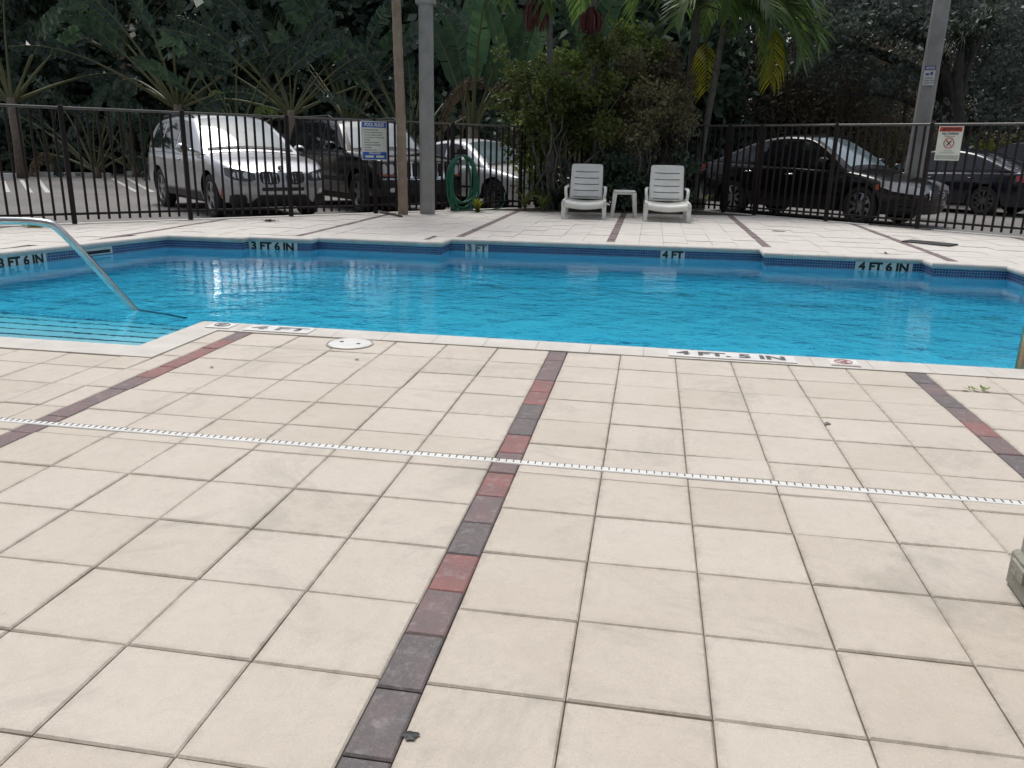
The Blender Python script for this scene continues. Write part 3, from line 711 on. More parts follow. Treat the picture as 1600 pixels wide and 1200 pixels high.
tb = tag(empty('side_table', (G(975, 336).x, 14.55, 0), R(4)), 'small white plastic side table between the two loungers', 'table'); tb.scale = (.84, .84, 1)
b = MB(); b.box((0, 0, .435), (.44, .44, .03), ch=.012); b.build('table_top', m_chair, tb); b = MB(); b.box((0, 0, .405), (.40, .40, .035), ch=.006); b.build('apron', m_chair, tb)
for sx in (-1, 1):
    for sy_ in (-1, 1):
        lg = MB(); lg.grid([[(sx*(.19+.05*(1-t))+a*(.028+.014*t), sy_*(.19+.05*(1-t))+c*(.028+.014*t), .42*t) for a, c in ((-1,-1),(1,-1),(1,1),(-1,1),(-1,-1))] for t in (0, .5, 1)]); lg.build('leg', m_chair, tb)

# ------------------------------------------------------------------ handrail, ladder, pillar
def smoothpath(pts, it=2):
    pts = [Vector(p) for p in pts]
    for _ in range(it):
        q = [pts[0]]
        for a, b_ in zip(pts[:-1], pts[1:]): q += [a*.75+b_*.25, a*.25+b_*.75]
        pts = q+[pts[-1]]
    return pts
ew = G(210, 484, WZ); top = AT(84, 346, ew.y-.42); tl = AT(-20, 344, ew.y-.55)
dirr = (ew-top).normalized()
end = ew+dirr*.38
rail = tag(empty('stair_handrail', (0, 0, 0)), 'stainless steel stair handrail bending down into the pool water', 'handrail')
ln2 = Vector((tl.x-.9, tl.y-.25, tl.z-.02))
b = MB(); path = [end+Vector((.02, .03, -.25)), end, end+(ew-end)*.5, ew+(top-ew)*.3, ew+(top-ew)*.75, top-(top-ew)*.06]
pp = smoothpath([end+dirr*.3, ew, top+dirr*.06, top+(tl-top).normalized()*.06, tl, ln2, ln2+Vector((-.25, -.1, -.12)), ln2+Vector((-.3, -.15, -.4)), Vector((ln2.x-.3, min(ln2.y-.15, 3.7), .0))], 3)
b.tube(pp, .026, 14); b.build('rail', m_steel, rail, True)
b = MB(); b.lathe([(.024, .012), (.05, .010), (.055, .0)], 20, 'Z', (pp[-1].x, pp[-1].y, .008)); b.build('flange', m_steel, rail, True)
lad = tag(empty('pool_ladder', (0, 0, 0)), 'tan metal pool ladder rail at the water edge', 'ladder')
lg_ = G(1590, 577)
for k, dx in enumerate((0, .5)):
    b = MB(); x = lg_.x+.035+dx
    b.tube(smoothpath([(x, 4.40, .0), (x, 4.40, .45), (x, 4.43, .66), (x, 4.62, .70), (x, 4.76, .66), (x, 4.80, .45), (x, 4.82, -.3), (x, 4.82, -1.0)], 2), .022, 12); b.build('rail', m_bronze, lad, True)
    b = MB(); b.lathe([(.024, .02), (.05, .014), (.054, .0)], 18, 'Z', (x, 4.40, .008)); b.build('flange', m_bronze, lad, True)
for z in (-.28, -.55, -.82): b = MB(); b.box((lg_.x+.285, 4.82, z), (.5, .085, .03), ch=.006); b.build('rung', m_bronze, lad)
cp = G(1582, 916); cq = G(1600, 941)
pil = tag(empty('stucco_pillar', (cp.x, cp.y, 0)), 'grey stucco pillar with a raised base at the edge of the deck', 'pillar')
ang = math.atan2(cq.y-cp.y, cq.x-cp.x)
pil.rotation_euler.z = ang
b = MB(); b.box((.2, .2, 1.55), (.40, .40, 3.1), ch=.006); b.build('shaft', m_pillar, pil)
b = MB(); b.box((.2, .2, .055), (.43, .43, .11), ch=.01); b.build('plinth', m_pillar, pil)
for i in range(3):
    b = MB(); b.box((.06+.14*i, -.019, .075), (.085, .010, .04), ch=.003); b.build('relief_block', m_pillar, pil)
    b = MB(); b.box((-.019, .06+.14*i, .075), (.010, .085, .04), ch=.003); b.build('relief_block', m_pillar, pil)

# ------------------------------------------------------------------ the building the deck belongs to (behind the viewer)
bl = tag(empty('apartment_building', (0, -3.1, 0)), 'beige stucco building with tall windows behind the pool deck', 'building')
b = MB(); b.box((0, -4, 3.2), (40, 8, 6.8)); b.build('wall', m_facade, bl)
b = MB(); b.box((0, -3.8, 6.75), (41, 9, .3)); b.build('roof', m_conc, bl)
for fl in (0, 1):
    for k in range(-6, 7):
        wdw = MB(); wdw.box((k*3.0+.6, .03, 1.35+fl*3.1), (1.7, .08, 1.9), ch=.01); wo_ = wdw.build('window', m_sign_back, bl)
        pn = MB(); pn.box((k*3.0+.6, .078, 1.35+fl*3.1), (1.56, .02, 1.76)); pn.build('pane', m_glass_d, wo_)

# ------------------------------------------------------------------ small things on the deck
def flat_blob(name, loc, rx, ry, mat, label, cat, seed, z=.004):
    q = random.Random(seed); n_ = 14; V = [(0, 0, z)]
    for i in range(n_):
        a = 2*math.pi*i/n_; k = q.uniform(.65, 1.15); V.append((rx*k*math.cos(a), ry*k*math.sin(a), .0012))
    o = ob(name, pymesh(name, V, [(0, i+1, (i+1) % n_+1) for i in range(n_)], mat), None, (loc.x, loc.y, .0025)); return tag(o, label, cat)
flat_blob('dead_leaf', G(641, 1151), .02, .014, m_trim, 'dark shrivelled leaf lying beside the brick band', 'leaf', 1)
flat_blob('floor_cover', G(1216, 361), .10, .10, m_conc, 'round grey drain cap in the far pavers near the fence', 'drain cap', 2)
flat_blob('floor_cover', G(331, 574), .011, .011, m_conc, 'tiny grey anchor cap in a paver beside the red bricks', 'drain cap', 3)
flat_blob('floor_cover', G(558, 562), .013, .013, m_conc, 'tiny grey anchor cap below the round skimmer lid', 'drain cap', 4)
flat_blob('pebble', G(1292, 663), .018, .012, m_conc, 'small grey stone on the joint between pavers', 'stone', 5, .01)
mg = G(1452, 381)
b = MB(); b.box((0, 0, .012), (.62, .30, .02), ch=.004); tag(b.build('drain_grate', m_trim, None, loc=(mg.x, mg.y, 0), rot=(0, 0, math.atan2(dR.y, dR.x))), 'dark flat grate lying on the deck by the warning sign fence', 'grate')
mg = G(1405, 355)
b = MB(); b.box((0, 0, .008), (1.0, .16, .015), ch=.004); tag(b.build('wood_plank', m_barkd, None, loc=(mg.x, mg.y-.05, 0), rot=(0, 0, math.atan2(dR.y, dR.x))), 'dark narrow plank lying along the kerb by the black sedan', 'plank')
a, c = G(590, 332), G(628, 340); dd = c-a
b = MB(); b.tube([(0, 0, .02), (dd.x*.5, dd.y*.5, .025), (dd.x, dd.y, .02)], [.018, .02, .016], 7); tag(b.build('fallen_branch', m_barkg, None, True, loc=(a.x, a.y, 0)), 'short bare stick lying at the foot of the brown trunk', 'stick')
def sprig(px, py, n_, sz, mat, label, seed):
    q = random.Random(seed); V = []; F = []
    for i in range(n_):
        a = q.uniform(0, 6.3); l = sz*q.uniform(.6, 1.1); o_ = Vector((q.gauss(0, sz*.5), q.gauss(0, sz*.3), .006)); d = Vector((math.cos(a), math.sin(a), q.uniform(.1, .6))).normalized()*l
        s_ = Vector((-d.y, d.x, 0)).normalized()*l*.22; k = len(V); V += [o_, o_+d*.5+s_, o_+d, o_+d*.5-s_]; F.append((k, k+1, k+2, k+3))
    g = G(px, py); return tag(ob('weed', pymesh('weed', V, F, mat), None, (g.x, g.y, 0)), label, 'weed')
sprig(1523, 611, 9, .045, m_leaf_shrub, 'tiny green leaf sprig growing in a paver joint', 11)
sprig(55, 355, 60, .10, m_leaf_lime, 'low yellow green weed on the deck behind the handrail', 12)
sprig(420, 346, 40, .09, m_leaf_dead, 'dry brown leaf litter on the deck below the silver SUV', 13)
sprig(1385, 397, 9, .05, m_leaf_dead, 'dry leaf scrap on the far coping beside the four foot six marker', 14)
pt = G(1093, 328); pot = MB(); pot.lathe([(0, 0), (.085, 0), (.10, .02), (.115, .2), (.125, .2), (.125, .235), (.105, .235), (.10, .19), (0, .18)], 18, 'Z')
tag(pot.build('flower_pot', m_pot, None, True, loc=(pt.x, pt.y, 0)), 'small grey flower pot at the foot of the leaning palm', 'pot')

# ------------------------------------------------------------------ cars
def chaikin(pts, it=2):
    for _ in range(it):
        q = [pts[0]]
        for a, b_ in zip(pts[:-1], pts[1:]): q += [(a[0]*.75+b_[0]*.25, a[1]*.75+b_[1]*.25), (a[0]*.25+b_[0]*.75, a[1]*.25+b_[1]*.75)]
        pts = q+[pts[-1]]
    return pts
def curve(pts, it=2):
    q = chaikin(list(pts), it); X = [p[0] for p in q]; Z = [p[1] for p in q]
    return lambda x: float(np.interp(x, X, Z))
def smooth01(t): t = min(1, max(0, t)); return t*t*(3-2*t)
class Car:
    def __init__(s, name, label, loc, ang, sp, paint, cat='car', scale=1.0):
        s.sp = sp; s.root = tag(empty(name, loc, ang), label, cat); s.root.scale = (scale,)*3
        s.paint = paint; s.zt = curve(sp['top']); s.zr = curve(sp['roof'], sp.get('rsm', 2)); s.xf, s.xr, s.W = sp['xf'], sp['xr'], sp['W']
        s.fs = curve(sp['fshape']); s.rs = curve(sp['rshape']); s.kf, s.cf = sp.get('kf', .2), sp.get('cf', .55); s.kr, s.cr = sp.get('kr', .16), sp.get('cr', .5)
        s.bf = sp.get('bf', .07); s.lean = sp.get('lean', .42); s.gin = sp.get('gin', .05); s.r = sp.get('r', .10)
        s.body(); s.green(); s.wheels()
    def warp(s, p):
        x, y, z = p
        return Vector((x+s.fs(z)*smooth01((x-(s.xf-.8))/.8)+s.rs(z)*smooth01(((s.xr+.7)-x)/.7), y, z))
    def W0(s, x):
        v = 1.0
        t = (s.xf-x)/s.cf
        if t < 1: v -= s.kf*max(0, 1-max(0, t))**2.3
        t = (x-s.xr)/s.cr
        if t < 1: v -= s.kr*max(0, 1-max(0, t))**2.3
        return s.W*v
    def yb(s, x, z):
        w_ = s.W0(x); mid = s.sp['zmid']; y = w_*(1-.055*((z-mid)/.4)**2 if z < mid else 1-.035*((z-mid)/.35)**2)
        y += s.sp.get('crease', .006)*math.exp(-((z-s.sp['zc'])/.03)**2)
        d = s.zt(x)-z
        if d < s.r: d = max(0, d); y -= s.r-math.sqrt(max(0, s.r*s.r-(s.r-d)**2))
        return y
    def bot(s, x):
        sp = s.sp; z = sp['sill']; Rr = sp['rw']+sp.get('gap', .055)
        for xa in sp['ax']:
            if abs(x-xa) < Rr: z = max(z, sp['rw']+math.sqrt(max(0, Rr*Rr-(x-xa)**2)))
        return z
    def body(s):
        sp = s.sp; Rr = sp['rw']+sp.get('gap', .055); hw = math.sqrt(Rr*Rr-(sp['rw']-sp['sill'])**2) if sp['rw'] > sp['sill'] else Rr
        X = set(np.linspace(s.xr, s.xf, 46).round(4))
        for xa in sp['ax']: X |= {round(xa+hw*k, 4) for k in np.sin(np.linspace(-math.pi/2, math.pi/2, 15))} | {round(xa-hw-.003, 4), round(xa+hw+.003, 4)}
        X = sorted(x for x in X if s.xr <= x <= s.xf); nr = 13; m_ = 9
        ts = [1-(1-i/(nr-1))**1.7 for i in range(nr)]
        V = []; F = []
        for x in X:
            zb, zt = s.bot(x), s.zt(x); ring = []
            for t in ts:
                z = zb+(zt-zb)*t; ring.append((x, s.yb(x, z), z))
            yt = ring[-1][1]
            for k in range(1, m_): 
                v = 1-2*k/m_; ring.append((x, yt*v, zt+sp.get('crown', .045)*(1-v*v)))
            ring += [(p[0], -p[1], p[2]) for p in ring[nr-1::-1]]
            V += [s.warp(p) for p in ring]
        n_ = 2*nr+m_-1
        for i in range(len(X)-1):
            for k in range(n_-1): F.append((i*n_+k, i*n_+k+1, (i+1)*n_+k+1, (i+1)*n_+k))
        for ci, sg in ((0, -1), (len(X)-1, 1)):            # end caps, bulged
            base = ci*n_; x = X[ci]; grid = []
            for j in range(nr):
                L_, R_ = base+j, base+n_-1-j
                if j == nr-1: grid.append([base+nr-1+k for k in range(m_+1)]); continue
                z = s.bot(x)+(s.zt(x)-s.bot(x))*ts[j]; y = s.yb(x, z); row = [L_]
                for k in range(1, m_):
                    v = 1-2*k/m_; V.append(s.warp((x+sg*s.bf*(1-v*v), y*v, z))); row.append(len(V)-1)
                grid.append(row+[R_])
            for j in range(nr-1):
                for k in range(m_): F.append((grid[j][k], grid[j][k+1], grid[j+1][k+1], grid[j+1][k]))
        b = MB(); b.add(V, F); s.bodyo = autosmooth(b.build('body', s.paint, s.root), 38)
        u = MB(); u.box(((s.xf+s.xr)/2, 0, .46), (s.xf-s.xr-.5, 2*s.W-.50, .5)); u.build('underbody', m_trim, s.root)
    def top_pt(s, x, v, off=0.0):
        z = s.zr(x); y = s.yg(x, z); return Vector((x, y*v, z+s.sp.get('rcrown', .05)*(1-v*v)+off))
    def yg(s, x, z):
        zb = s.zt(x); y = s.W0(x)-s.gin-s.lean*max(0, z-zb)
        d = s.zr(x)-z; r_ = .07
        if d < r_: d = max(0, d); y -= (r_-math.sqrt(max(0, r_*r_-(r_-d)**2)))*.8
        return y
    def green(s):
        sp = s.sp; g0, g1 = sp['roof'][0][0], sp['roof'][-1][0]; X = np.linspace(g0, g1, 40); nr = 8; m_ = 10; V = []; F = []
        for x in X:
            zb, zt = s.zt(x)-.04, max(s.zr(x), s.zt(x)-.03); ring = []
            for i in range(nr): 
                t = 1-(1-i/(nr-1))**1.8; z = zb+(zt-zb)*t; ring.append((x, s.yg(x, z), z))
            for k in range(1, m_): v = 1-2*k/m_; p = s.top_pt(x, v); ring.append((x, ring[nr-1][1]*v, zt+sp.get('rcrown', .05)*(1-v*v)))
            ring += [(p[0], -p[1], p[2]) for p in ring[nr-1::-1]]; V += ring
        n_ = 2*nr+m_-1
        for i in range(len(X)-1):
            for k in range(n_-1): F.append((i*n_+k, i*n_+k+1, (i+1)*n_+k+1, (i+1)*n_+k))
        b = MB(); b.add(V, F); autosmooth(b.build('cabin', s.sp.get('cabin', s.paint), s.root), 45)
        for nm, (xa, xb), mat, vv in (('windscreen', sp['ws'], sp.get('wsm', m_glass_l), .90), ('rear_window', sp['rws'], m_glass_d, .86)):
            b = MB(); P = []
            for x in np.linspace(xa, xb, 12):
                row = []
                for v in np.linspace(-vv, vv, 11):
                    p = s.top_pt(x, v); q = s.top_pt(x+.01, v); q2 = s.top_pt(x, v+.01)
                    nn = (q-p).cross(q2-p).normalized(); nn = nn if nn.z > 0 else -nn
                    row.append(p+nn*.006)
                P.append(row)
            b.grid(P); b.build(nm, mat, s.root, True)
        for (b0, b1, t0, t1, mat) in sp['wins']:
            for sd_ in (-1, 1):
                b = MB(); P = []
                for j in range(6):
                    f = j/5; row = []
                    for i in range(11):
                        xa, xb = b0+(b1-b0)*i/10, t0+(t1-t0)*i/10; x = xa+(xb-xa)*f
                        zl = s.zt(x)+.025; zh = max(zl+.01, s.zr(x)-sp.get('wtop', .075)); z = zl+(zh-zl)*f
                        row.append((x, sd_*(s.yg(x, z)+.005), z))
                    P.append(row)
                b.grid(P); b.build('side_window', mat, s.root, True)
    def side(s, nm, pts, mat, sd_=(-1, 1), off=.006, nz=5, parent=None):
        for q in sd_:
            b = MB(); b.grid([[s.warp((x, q*(s.yb(x, zl+(zh-zl)*j/nz)+off), zl+(zh-zl)*j/nz)) for j in range(nz+1)] for (x, zl, zh) in pts]); o = b.build(nm, mat, parent or s.root, True)
        return o
    def xfront(s, y):
        y = abs(y); we = s.W*(1-s.kf)
        if y <= we: return s.xf+s.bf*(1-(y/we)**2)
        t = 1-((1-y/s.W)/s.kf)**(1/2.3) if y < s.W else 1; return s.xf-t*s.cf
    def front(s, nm, pts, mat, mirror=True, off=.008, nz=5, sub=3):
        q = []
        for a, b_ in zip(pts[:-1], pts[1:]):
            for k in range(sub): t = k/sub; q.append(tuple(a[i]+(b_[i]-a[i])*t for i in range(3)))
        q.append(pts[-1]); o = None
        for sg in ((1, -1) if mirror else (1,)):
            b = MB(); b.grid([[s.warp((s.xfront(y)+off, sg*y, zl+(zh-zl)*j/nz)) for j in range(nz+1)] for (y, zl, zh) in q]); o = b.build(nm, mat, s.root, True)
        return o
    def seam(s, x0, z0, x1, z1, wd=.006):
        for q in (-1, 1):
            b = MB(); P = []
            for i in range(9):
                t = i/8; x, z = x0+(x1-x0)*t, z0+(z1-z0)*t; dx, dz = (wd, 0) if abs(z1-z0) > abs(x1-x0) else (0, wd)
                P.append([s.warp((x+k*dx, q*(s.yb(x, z)+.003), z+k*dz)) for k in (-.5, .5)])
            b.grid(P); b.build('door_seam', m_trim, s.root)
    def handle(s, x, z, mat):
        for q in (-1, 1):
            y = s.yb(x, z); b = MB(); b.tube([(x-.09, q*y, z), (x-.07, q*(y+.03), z+.002), (x+.07, q*(y+.03), z+.006), (x+.09, q*y, z+.006)], [.012, .014, .014, .012], 6); b.build('door_handle', mat, s.root, True)
    def mirror(s, x, z, mat):
        for q in (-1, 1):
            y = s.W0(x)-.06; b = MB(); b.tube([(x, q*y, z-.02), (x-.02, q*(y+.10), z)], .028, 6)
            P = []
            for t, sc_ in ((-.5, .72), (-.4, .95), (0, 1.0), (.3, .85), (.5, .5)):
                P.append([(x-.02+t*.14, q*(y+.19+math.cos(a)*.115*sc_), z+.03+math.sin(a)*.085*sc_) for a in np.linspace(0, 2*math.pi, 13)])
            b.grid(P); b.build('wing_mirror', mat, s.root, True)
            g = MB(); g.lathe([(0, 0), (.085, 0)], 12, 'Z'); o = g.build('mirror_glass', m_glass_l, s.root, loc=(x-.093, q*(y+.19), z+.03), rot=(0, R(-90), 0))
    def wheels(s):
        sp = s.sp; rw = sp['rw']; rr = rw*sp.get('rimf', .66); wd = .21
        tm = MB(); tm.lathe([(rr*.98, -.07), (rr, -.1), (rw*.86, -.108), (rw*.97, -.088), (rw, -.05), (rw, .05), (rw*.97, .088), (rw*.86, .108), (rr, .10), (rr*.98, .07)], 32)
        tme = pymesh('tyre', tm.v, tm.f, m_tyre, True)
        rm = MB(); rm.lathe([(rr*.98, .0), (rr*.98, .098), (rr*.93, .1), (rr*.9, .075), (rr*.9, .0)], 32)
        ns_ = sp.get('spokes', 5)
        for k in range(ns_):
            a = 2*math.pi*k/ns_+.3; ca, sa = math.cos(a), math.sin(a); hw_ = sp.get('spw', .045)
            P = []
            for rad, wq, yy in ((rr*.12, hw_*1.1, .085), (rr*.5, hw_*.8, .088), (rr*.93, hw_*1.15, .078)):
                P.append([(rad*ca-q*wq*sa, yy2, rad*sa+q*wq*ca) for q, yy2 in ((-1, yy-.04), (-.8, yy), (.8, yy), (1, yy-.04))])
            rm.grid(P)
        rm.lathe([(0, .092), (rr*.15, .09), (rr*.19, .08), (rr*.2, .03)], 16)
        rme = pymesh('rim', rm.v, rm.f, sp.get('rim', m_alloy), False)
        dm = MB(); dm.lathe([(0, .02), (rr*.95, .02)], 24); dme = pymesh('brake_disc', dm.v, dm.f, m_trim)
        for xa in sp['ax']:
            for q in (1, -1):
                wo = empty('wheel', (xa, q*(s.W-.135), rw), 0 if q > 0 else math.pi, s.root)
                for nm, me_ in (('tyre', tme), ('rim', rme), ('brake_disc', dme)): ob(nm, me_, wo)
HD = -.742
# silver SUV ------------------------------------------------------------
X5 = dict(xf=2.40, xr=-2.42, W=.955, ax=(1.55, -1.38), rw=.375, rimf=.66, sill=.30, zmid=.72, zc=.98,
  top=[(-2.42, .98), (-2.3, 1.08), (-1.9, 1.12), (-.5, 1.10), (.6, 1.08), (1.0, 1.085), (1.5, 1.04), (2.0, .965), (2.25, .90), (2.40, .80)],
  roof=[(-2.36, 1.02), (-2.2, 1.35), (-1.95, 1.60), (-1.5, 1.69), (-.7, 1.735), (-.05, 1.72), (.25, 1.66), (.75, 1.38), (1.22, 1.07)],
  fshape=[(.2, -.14), (.35, -.02), (.55, .02), (.7, .0), (.85, -.06), (1.1, -.10)], rshape=[(.2, .12), (.5, 0), (.8, .03), (1.1, .08)],
  ws=(.22, 1.13), rws=(-2.28, -1.98), wins=[(.72, -.22, .18, -.22, m_glass_d), (-.30, -1.18, -.30, -1.12, m_glass_d), (-1.26, -1.95, -1.2, -1.72, m_glass_d)],
  kf=.22, cf=.65, bf=.10, lean=.34, gin=.045, spokes=5, spw=.05, gap=.06)
c = Car('silver_suv', 'silver SUV with twin kidney grille parked facing the fence', (-7.96, 14.92, LZ), HD, X5, m_silver)
c.front('grille', [(.06, .66, .74), (.09, .62, .79), (.22, .60, .815), (.36, .63, .81), (.39, .69, .77)], m_trim, off=.012)
for k in range(5): c.front('grille_bar', [(.11+k*.055, .63, .79), (.12+k*.055, .63, .79)], m_chrome, off=.018, sub=1)
c.front('headlight', [(.46, .68, .77), (.52, .655, .80), (.66, .655, .835), (.80, .68, .86), (.87, .74, .865)], m_lampd)
for y in (.60, .74): c.front('headlight_ring', [(y-.055, .735, .765), (y-.03, .70, .80), (y+.03, .70, .80), (y+.055, .735, .765)], m_lamp, off=.014, sub=1)
c.front('upper_intake', [(-.37, .50, .555), (.37, .50, .555)], m_trim, False, sub=9)
c.front('bumper_trim', [(-.36, .455, .49), (.36, .455, .49)], m_silver2, False, off=.016, sub=9)
c.front('lower_intake', [(-.54, .24, .30), (-.40, .24, .43), (.40, .24, .43), (.54, .24, .30)], m_trim, False, sub=6)
c.front('fog_recess', [(.60, .30, .36), (.63, .25, .43), (.76, .25, .44), (.84, .28, .42)], m_trim)
c.front('fog_lamp', [(.645, .48, .51), (.665, .46, .53), (.705, .46, .53), (.725, .48, .51)], m_lamp, off=.012, sub=1)
c.side('side_marker', [(2.02, .36, .44), (2.10, .42, .58)], m_orange)
c.side('sill_cladding', [(x, .295, .42) for x in np.linspace(-.9, 1.05, 10)], m_trim, off=.012)
em = MB(); em.lathe([(0, .012), (.03, .012), (.041, .008), (.041, -.01)], 20, 'Y'); p_ = c.warp((c.xfront(0), 0, .84)); eo = em.build('emblem_ring', m_ink, c.root, loc=(p_.x-.045, 0, .865), rot=(0, 0, R(-90)))
eo.rotation_euler = (0, R(-35), R(-90))
for k in range(4):
    em = MB(); em.add([(0, .0135, 0)]+[(.028*math.cos(k*math.pi/2+a), .0135, .028*math.sin(k*math.pi/2+a)) for a in np.linspace(0, math.pi/2, 7)], [(0, i, i+1) for i in range(1, 7)]); em.build('emblem_quarter', m_blue if k % 2 else m_white, eo, fix=False)
for z0, x0, x1 in ((0, .62, .58), (0, -.26, -.26)): c.seam(x0, .44, x1, 1.06)
c.seam(-1.0, .75, -1.22, 1.08); c.seam(-.95, .44, 1.1, .44); c.handle(-.02, .94, m_silver); c.handle(-.98, .955, m_silver); c.mirror(.78, 1.13, m_silver)
for sg in (-1, 1):
    b = MB(); b.tube([(-1.75, sg*.66, 1.64), (-1.6, sg*.665, 1.72), (-.7, sg*.68, 1.765), (.0, sg*.66, 1.745), (.14, sg*.65, 1.68)], .018, 6); b.build('roof_rail', m_trim, c.root, True)
b = MB(); b.grid([[c.top_pt(x, v, .012) for v in np.linspace(-.93, .93, 9)] for x in (1.10, 1.16)]); b.build('cowl', m_trim, c.root, True)
# black SUV -------------------------------------------------------------
JP = dict(xf=2.36, xr=-2.36, W=.95, ax=(1.53, -1.25), rw=.385, rimf=.62, sill=.36, zmid=.80, zc=.75,
  top=[(-2.36, 1.10), (-2.25, 1.15), (-1.0, 1.15), (.6, 1.14), (.95, 1.15), (1.5, 1.12), (2.1, 1.06), (2.30, 1.03), (2.36, .98)],
  roof=[(-2.34, 1.14), (-2.26, 1.55), (-2.1, 1.74), (-1.6, 1.78), (-.3, 1.78), (.10, 1.74), (.35, 1.66), (.65, 1.42), (1.0, 1.13)], rsm=1,
  fshape=[(.3, -.05), (.45, .03), (.62, .04), (.66, -.02), (1.1, -.04)], rshape=[(.2, .05), (1.1, 0)],
  ws=(.30, .93), rws=(-2.30, -2.18), wins=[(.62, -.22, .26, -.22, m_glass_d), (-.30, -1.18, -.30, -1.18, m_glass_d), (-1.26, -2.1, -1.26, -2.05, m_glass_d)],
  kf=.10, cf=.35, bf=.05, kr=.06, lean=.26, gin=.05, r=.06, spokes=5, spw=.05, gap=.07, rim=m_alloy)
c = Car('black_suv', 'boxy black SUV with slotted grille parked behind the pool rules sign', (-5.92, 16.88, LZ), -.80, JP, m_black)
c.front('grille_surround', [(-.50, .70, .99), (.50, .70, .99)], m_chrome, False, off=.006, sub=10)
for k in range(7): y = (k-3)*.138; c.front('grille_slot', [(y-.05, .725, .965), (y+.05, .725, .965)], m_trim, False, off=.014)
c.front('headlight', [(.54, .74, .98), (.66, .74, .985), (.82, .75, .975), (.90, .76, .96)], m_lampd)
for y in (.62, .76): c.front('headlight_ring', [(y-.06, .80, .90), (y-.03, .765, .94), (y+.03, .765, .94), (y+.06, .80, .90)], m_lamp, off=.014, sub=1)
c.front('indicator', [(.56, .72, .755), (.84, .73, .765)], m_orange, off=.015)
c.front('chrome_strip', [(-.9, .665, .69), (.9, .665, .69)], m_chrome, False, off=.012, sub=14)
c.front('bumper', [(-.92, .36, .66), (.92, .36, .66)], m_trim, False, off=.02, sub=14)
c.front('lower_grille', [(-.4, .42, .52), (.4, .42, .52)], m_ink, False, off=.028, sub=8)
c.front('fog_lamp', [(.58, .47, .50), (.60, .445, .525), (.66, .445, .525), (.68, .47, .50)], m_lamp, off=.03, sub=1)
for x in (.60, -.26, -1.2): c.seam(x, .5, x, 1.10)
c.handle(-.1, .98, m_chrome); c.handle(-1.05, .98, m_chrome); c.mirror(.72, 1.22, m_black)
c.side('side_moulding', [(x, .58, .66) for x in np.linspace(-.75, .98, 8)], m_trim, off=.014)
for sg in (-1, 1):
    b = MB(); b.tube([(-2.0, sg*.72, 1.74), (-1.9, sg*.73, 1.82), (-.2, sg*.73, 1.825), (.05, sg*.72, 1.76)], .018, 6); b.build('roof_rail', m_trim, c.root, True)
    b = MB(); P0 = [(.98, sg*.05, 1.17), (.9, sg*.3, 1.22), (.86, sg*.55, 1.24)]; b.tube(P0, .008, 5); b.build('wiper', m_trim, c.root)
# pale sedan behind the hose ---------------------------------------------
SD = dict(xf=2.22, xr=-2.22, W=.875, ax=(1.38, -1.30), rw=.325, rimf=.66, sill=.25, zmid=.60, zc=.74,
  top=[(-2.22, .86), (-2.1, .95), (-1.5, .965), (-.5, .93), (.5, .91), (.85, .91), (1.4, .84), (1.9, .74), (2.12, .68), (2.22, .60)],
  roof=[(-1.75, .95), (-1.3, 1.16), (-.9, 1.34), (-.4, 1.41), (.05, 1.40), (.3, 1.345), (.75, 1.10), (1.12, .88)],
  fshape=[(.2, -.10), (.4, .0), (.6, -.02), (.9, -.1)], rshape=[(.2, .1), (.6, 0), (1.0, .05)],
  ws=(.26, 1.03), rws=(-1.66, -.95), wins=[(.68, -.2, .24, -.2, m_glass_d), (-.27, -1.05, -.27, -.85, m_glass_d), (-1.12, -1.42, -.92, -1.05, m_glass_d)],
  kf=.28, cf=.75, bf=.14, kr=.2, lean=.40, gin=.05, spokes=10, spw=.016, gap=.045, wtop=.065)
c = Car('silver_sedan', 'pale silver sedan half hidden behind the garden hose and shrub', (-3.86, 18.48, LZ), -.62, SD, m_silver2)
c.front('headlight', [(.40, .57, .63), (.55, .555, .67), (.70, .57, .70), (.78, .60, .69)], m_lamp); c.front('grille', [(-.30, .55, .64), (.30, .55, .64)], m_trim, False, sub=6)
c.front('lower_intake', [(-.5, .28, .38), (.5, .28, .38)], m_trim, False, sub=8)
c.seam(.60, .35, .62, .89); c.seam(-.24, .35, -.24, .91); c.seam(-.85, .6, -1.05, .94); c.handle(-.05, .77, m_silver2); c.handle(-.95, .79, m_silver2); c.mirror(.72, .98, m_silver2)
c.side('side_moulding', [(x, .44, .48) for x in np.linspace(-.85, .95, 9)], m_chrome, off=.012); c.side('side_marker', [(1.85, .52, .55), (2.0, .52, .55)], m_orange)
b = MB(); b.grid([[c.top_pt(x, v, .012) for v in np.linspace(-.93, .93, 9)] for x in (1.03, 1.10)]); b.build('cowl', m_trim, c.root, True)
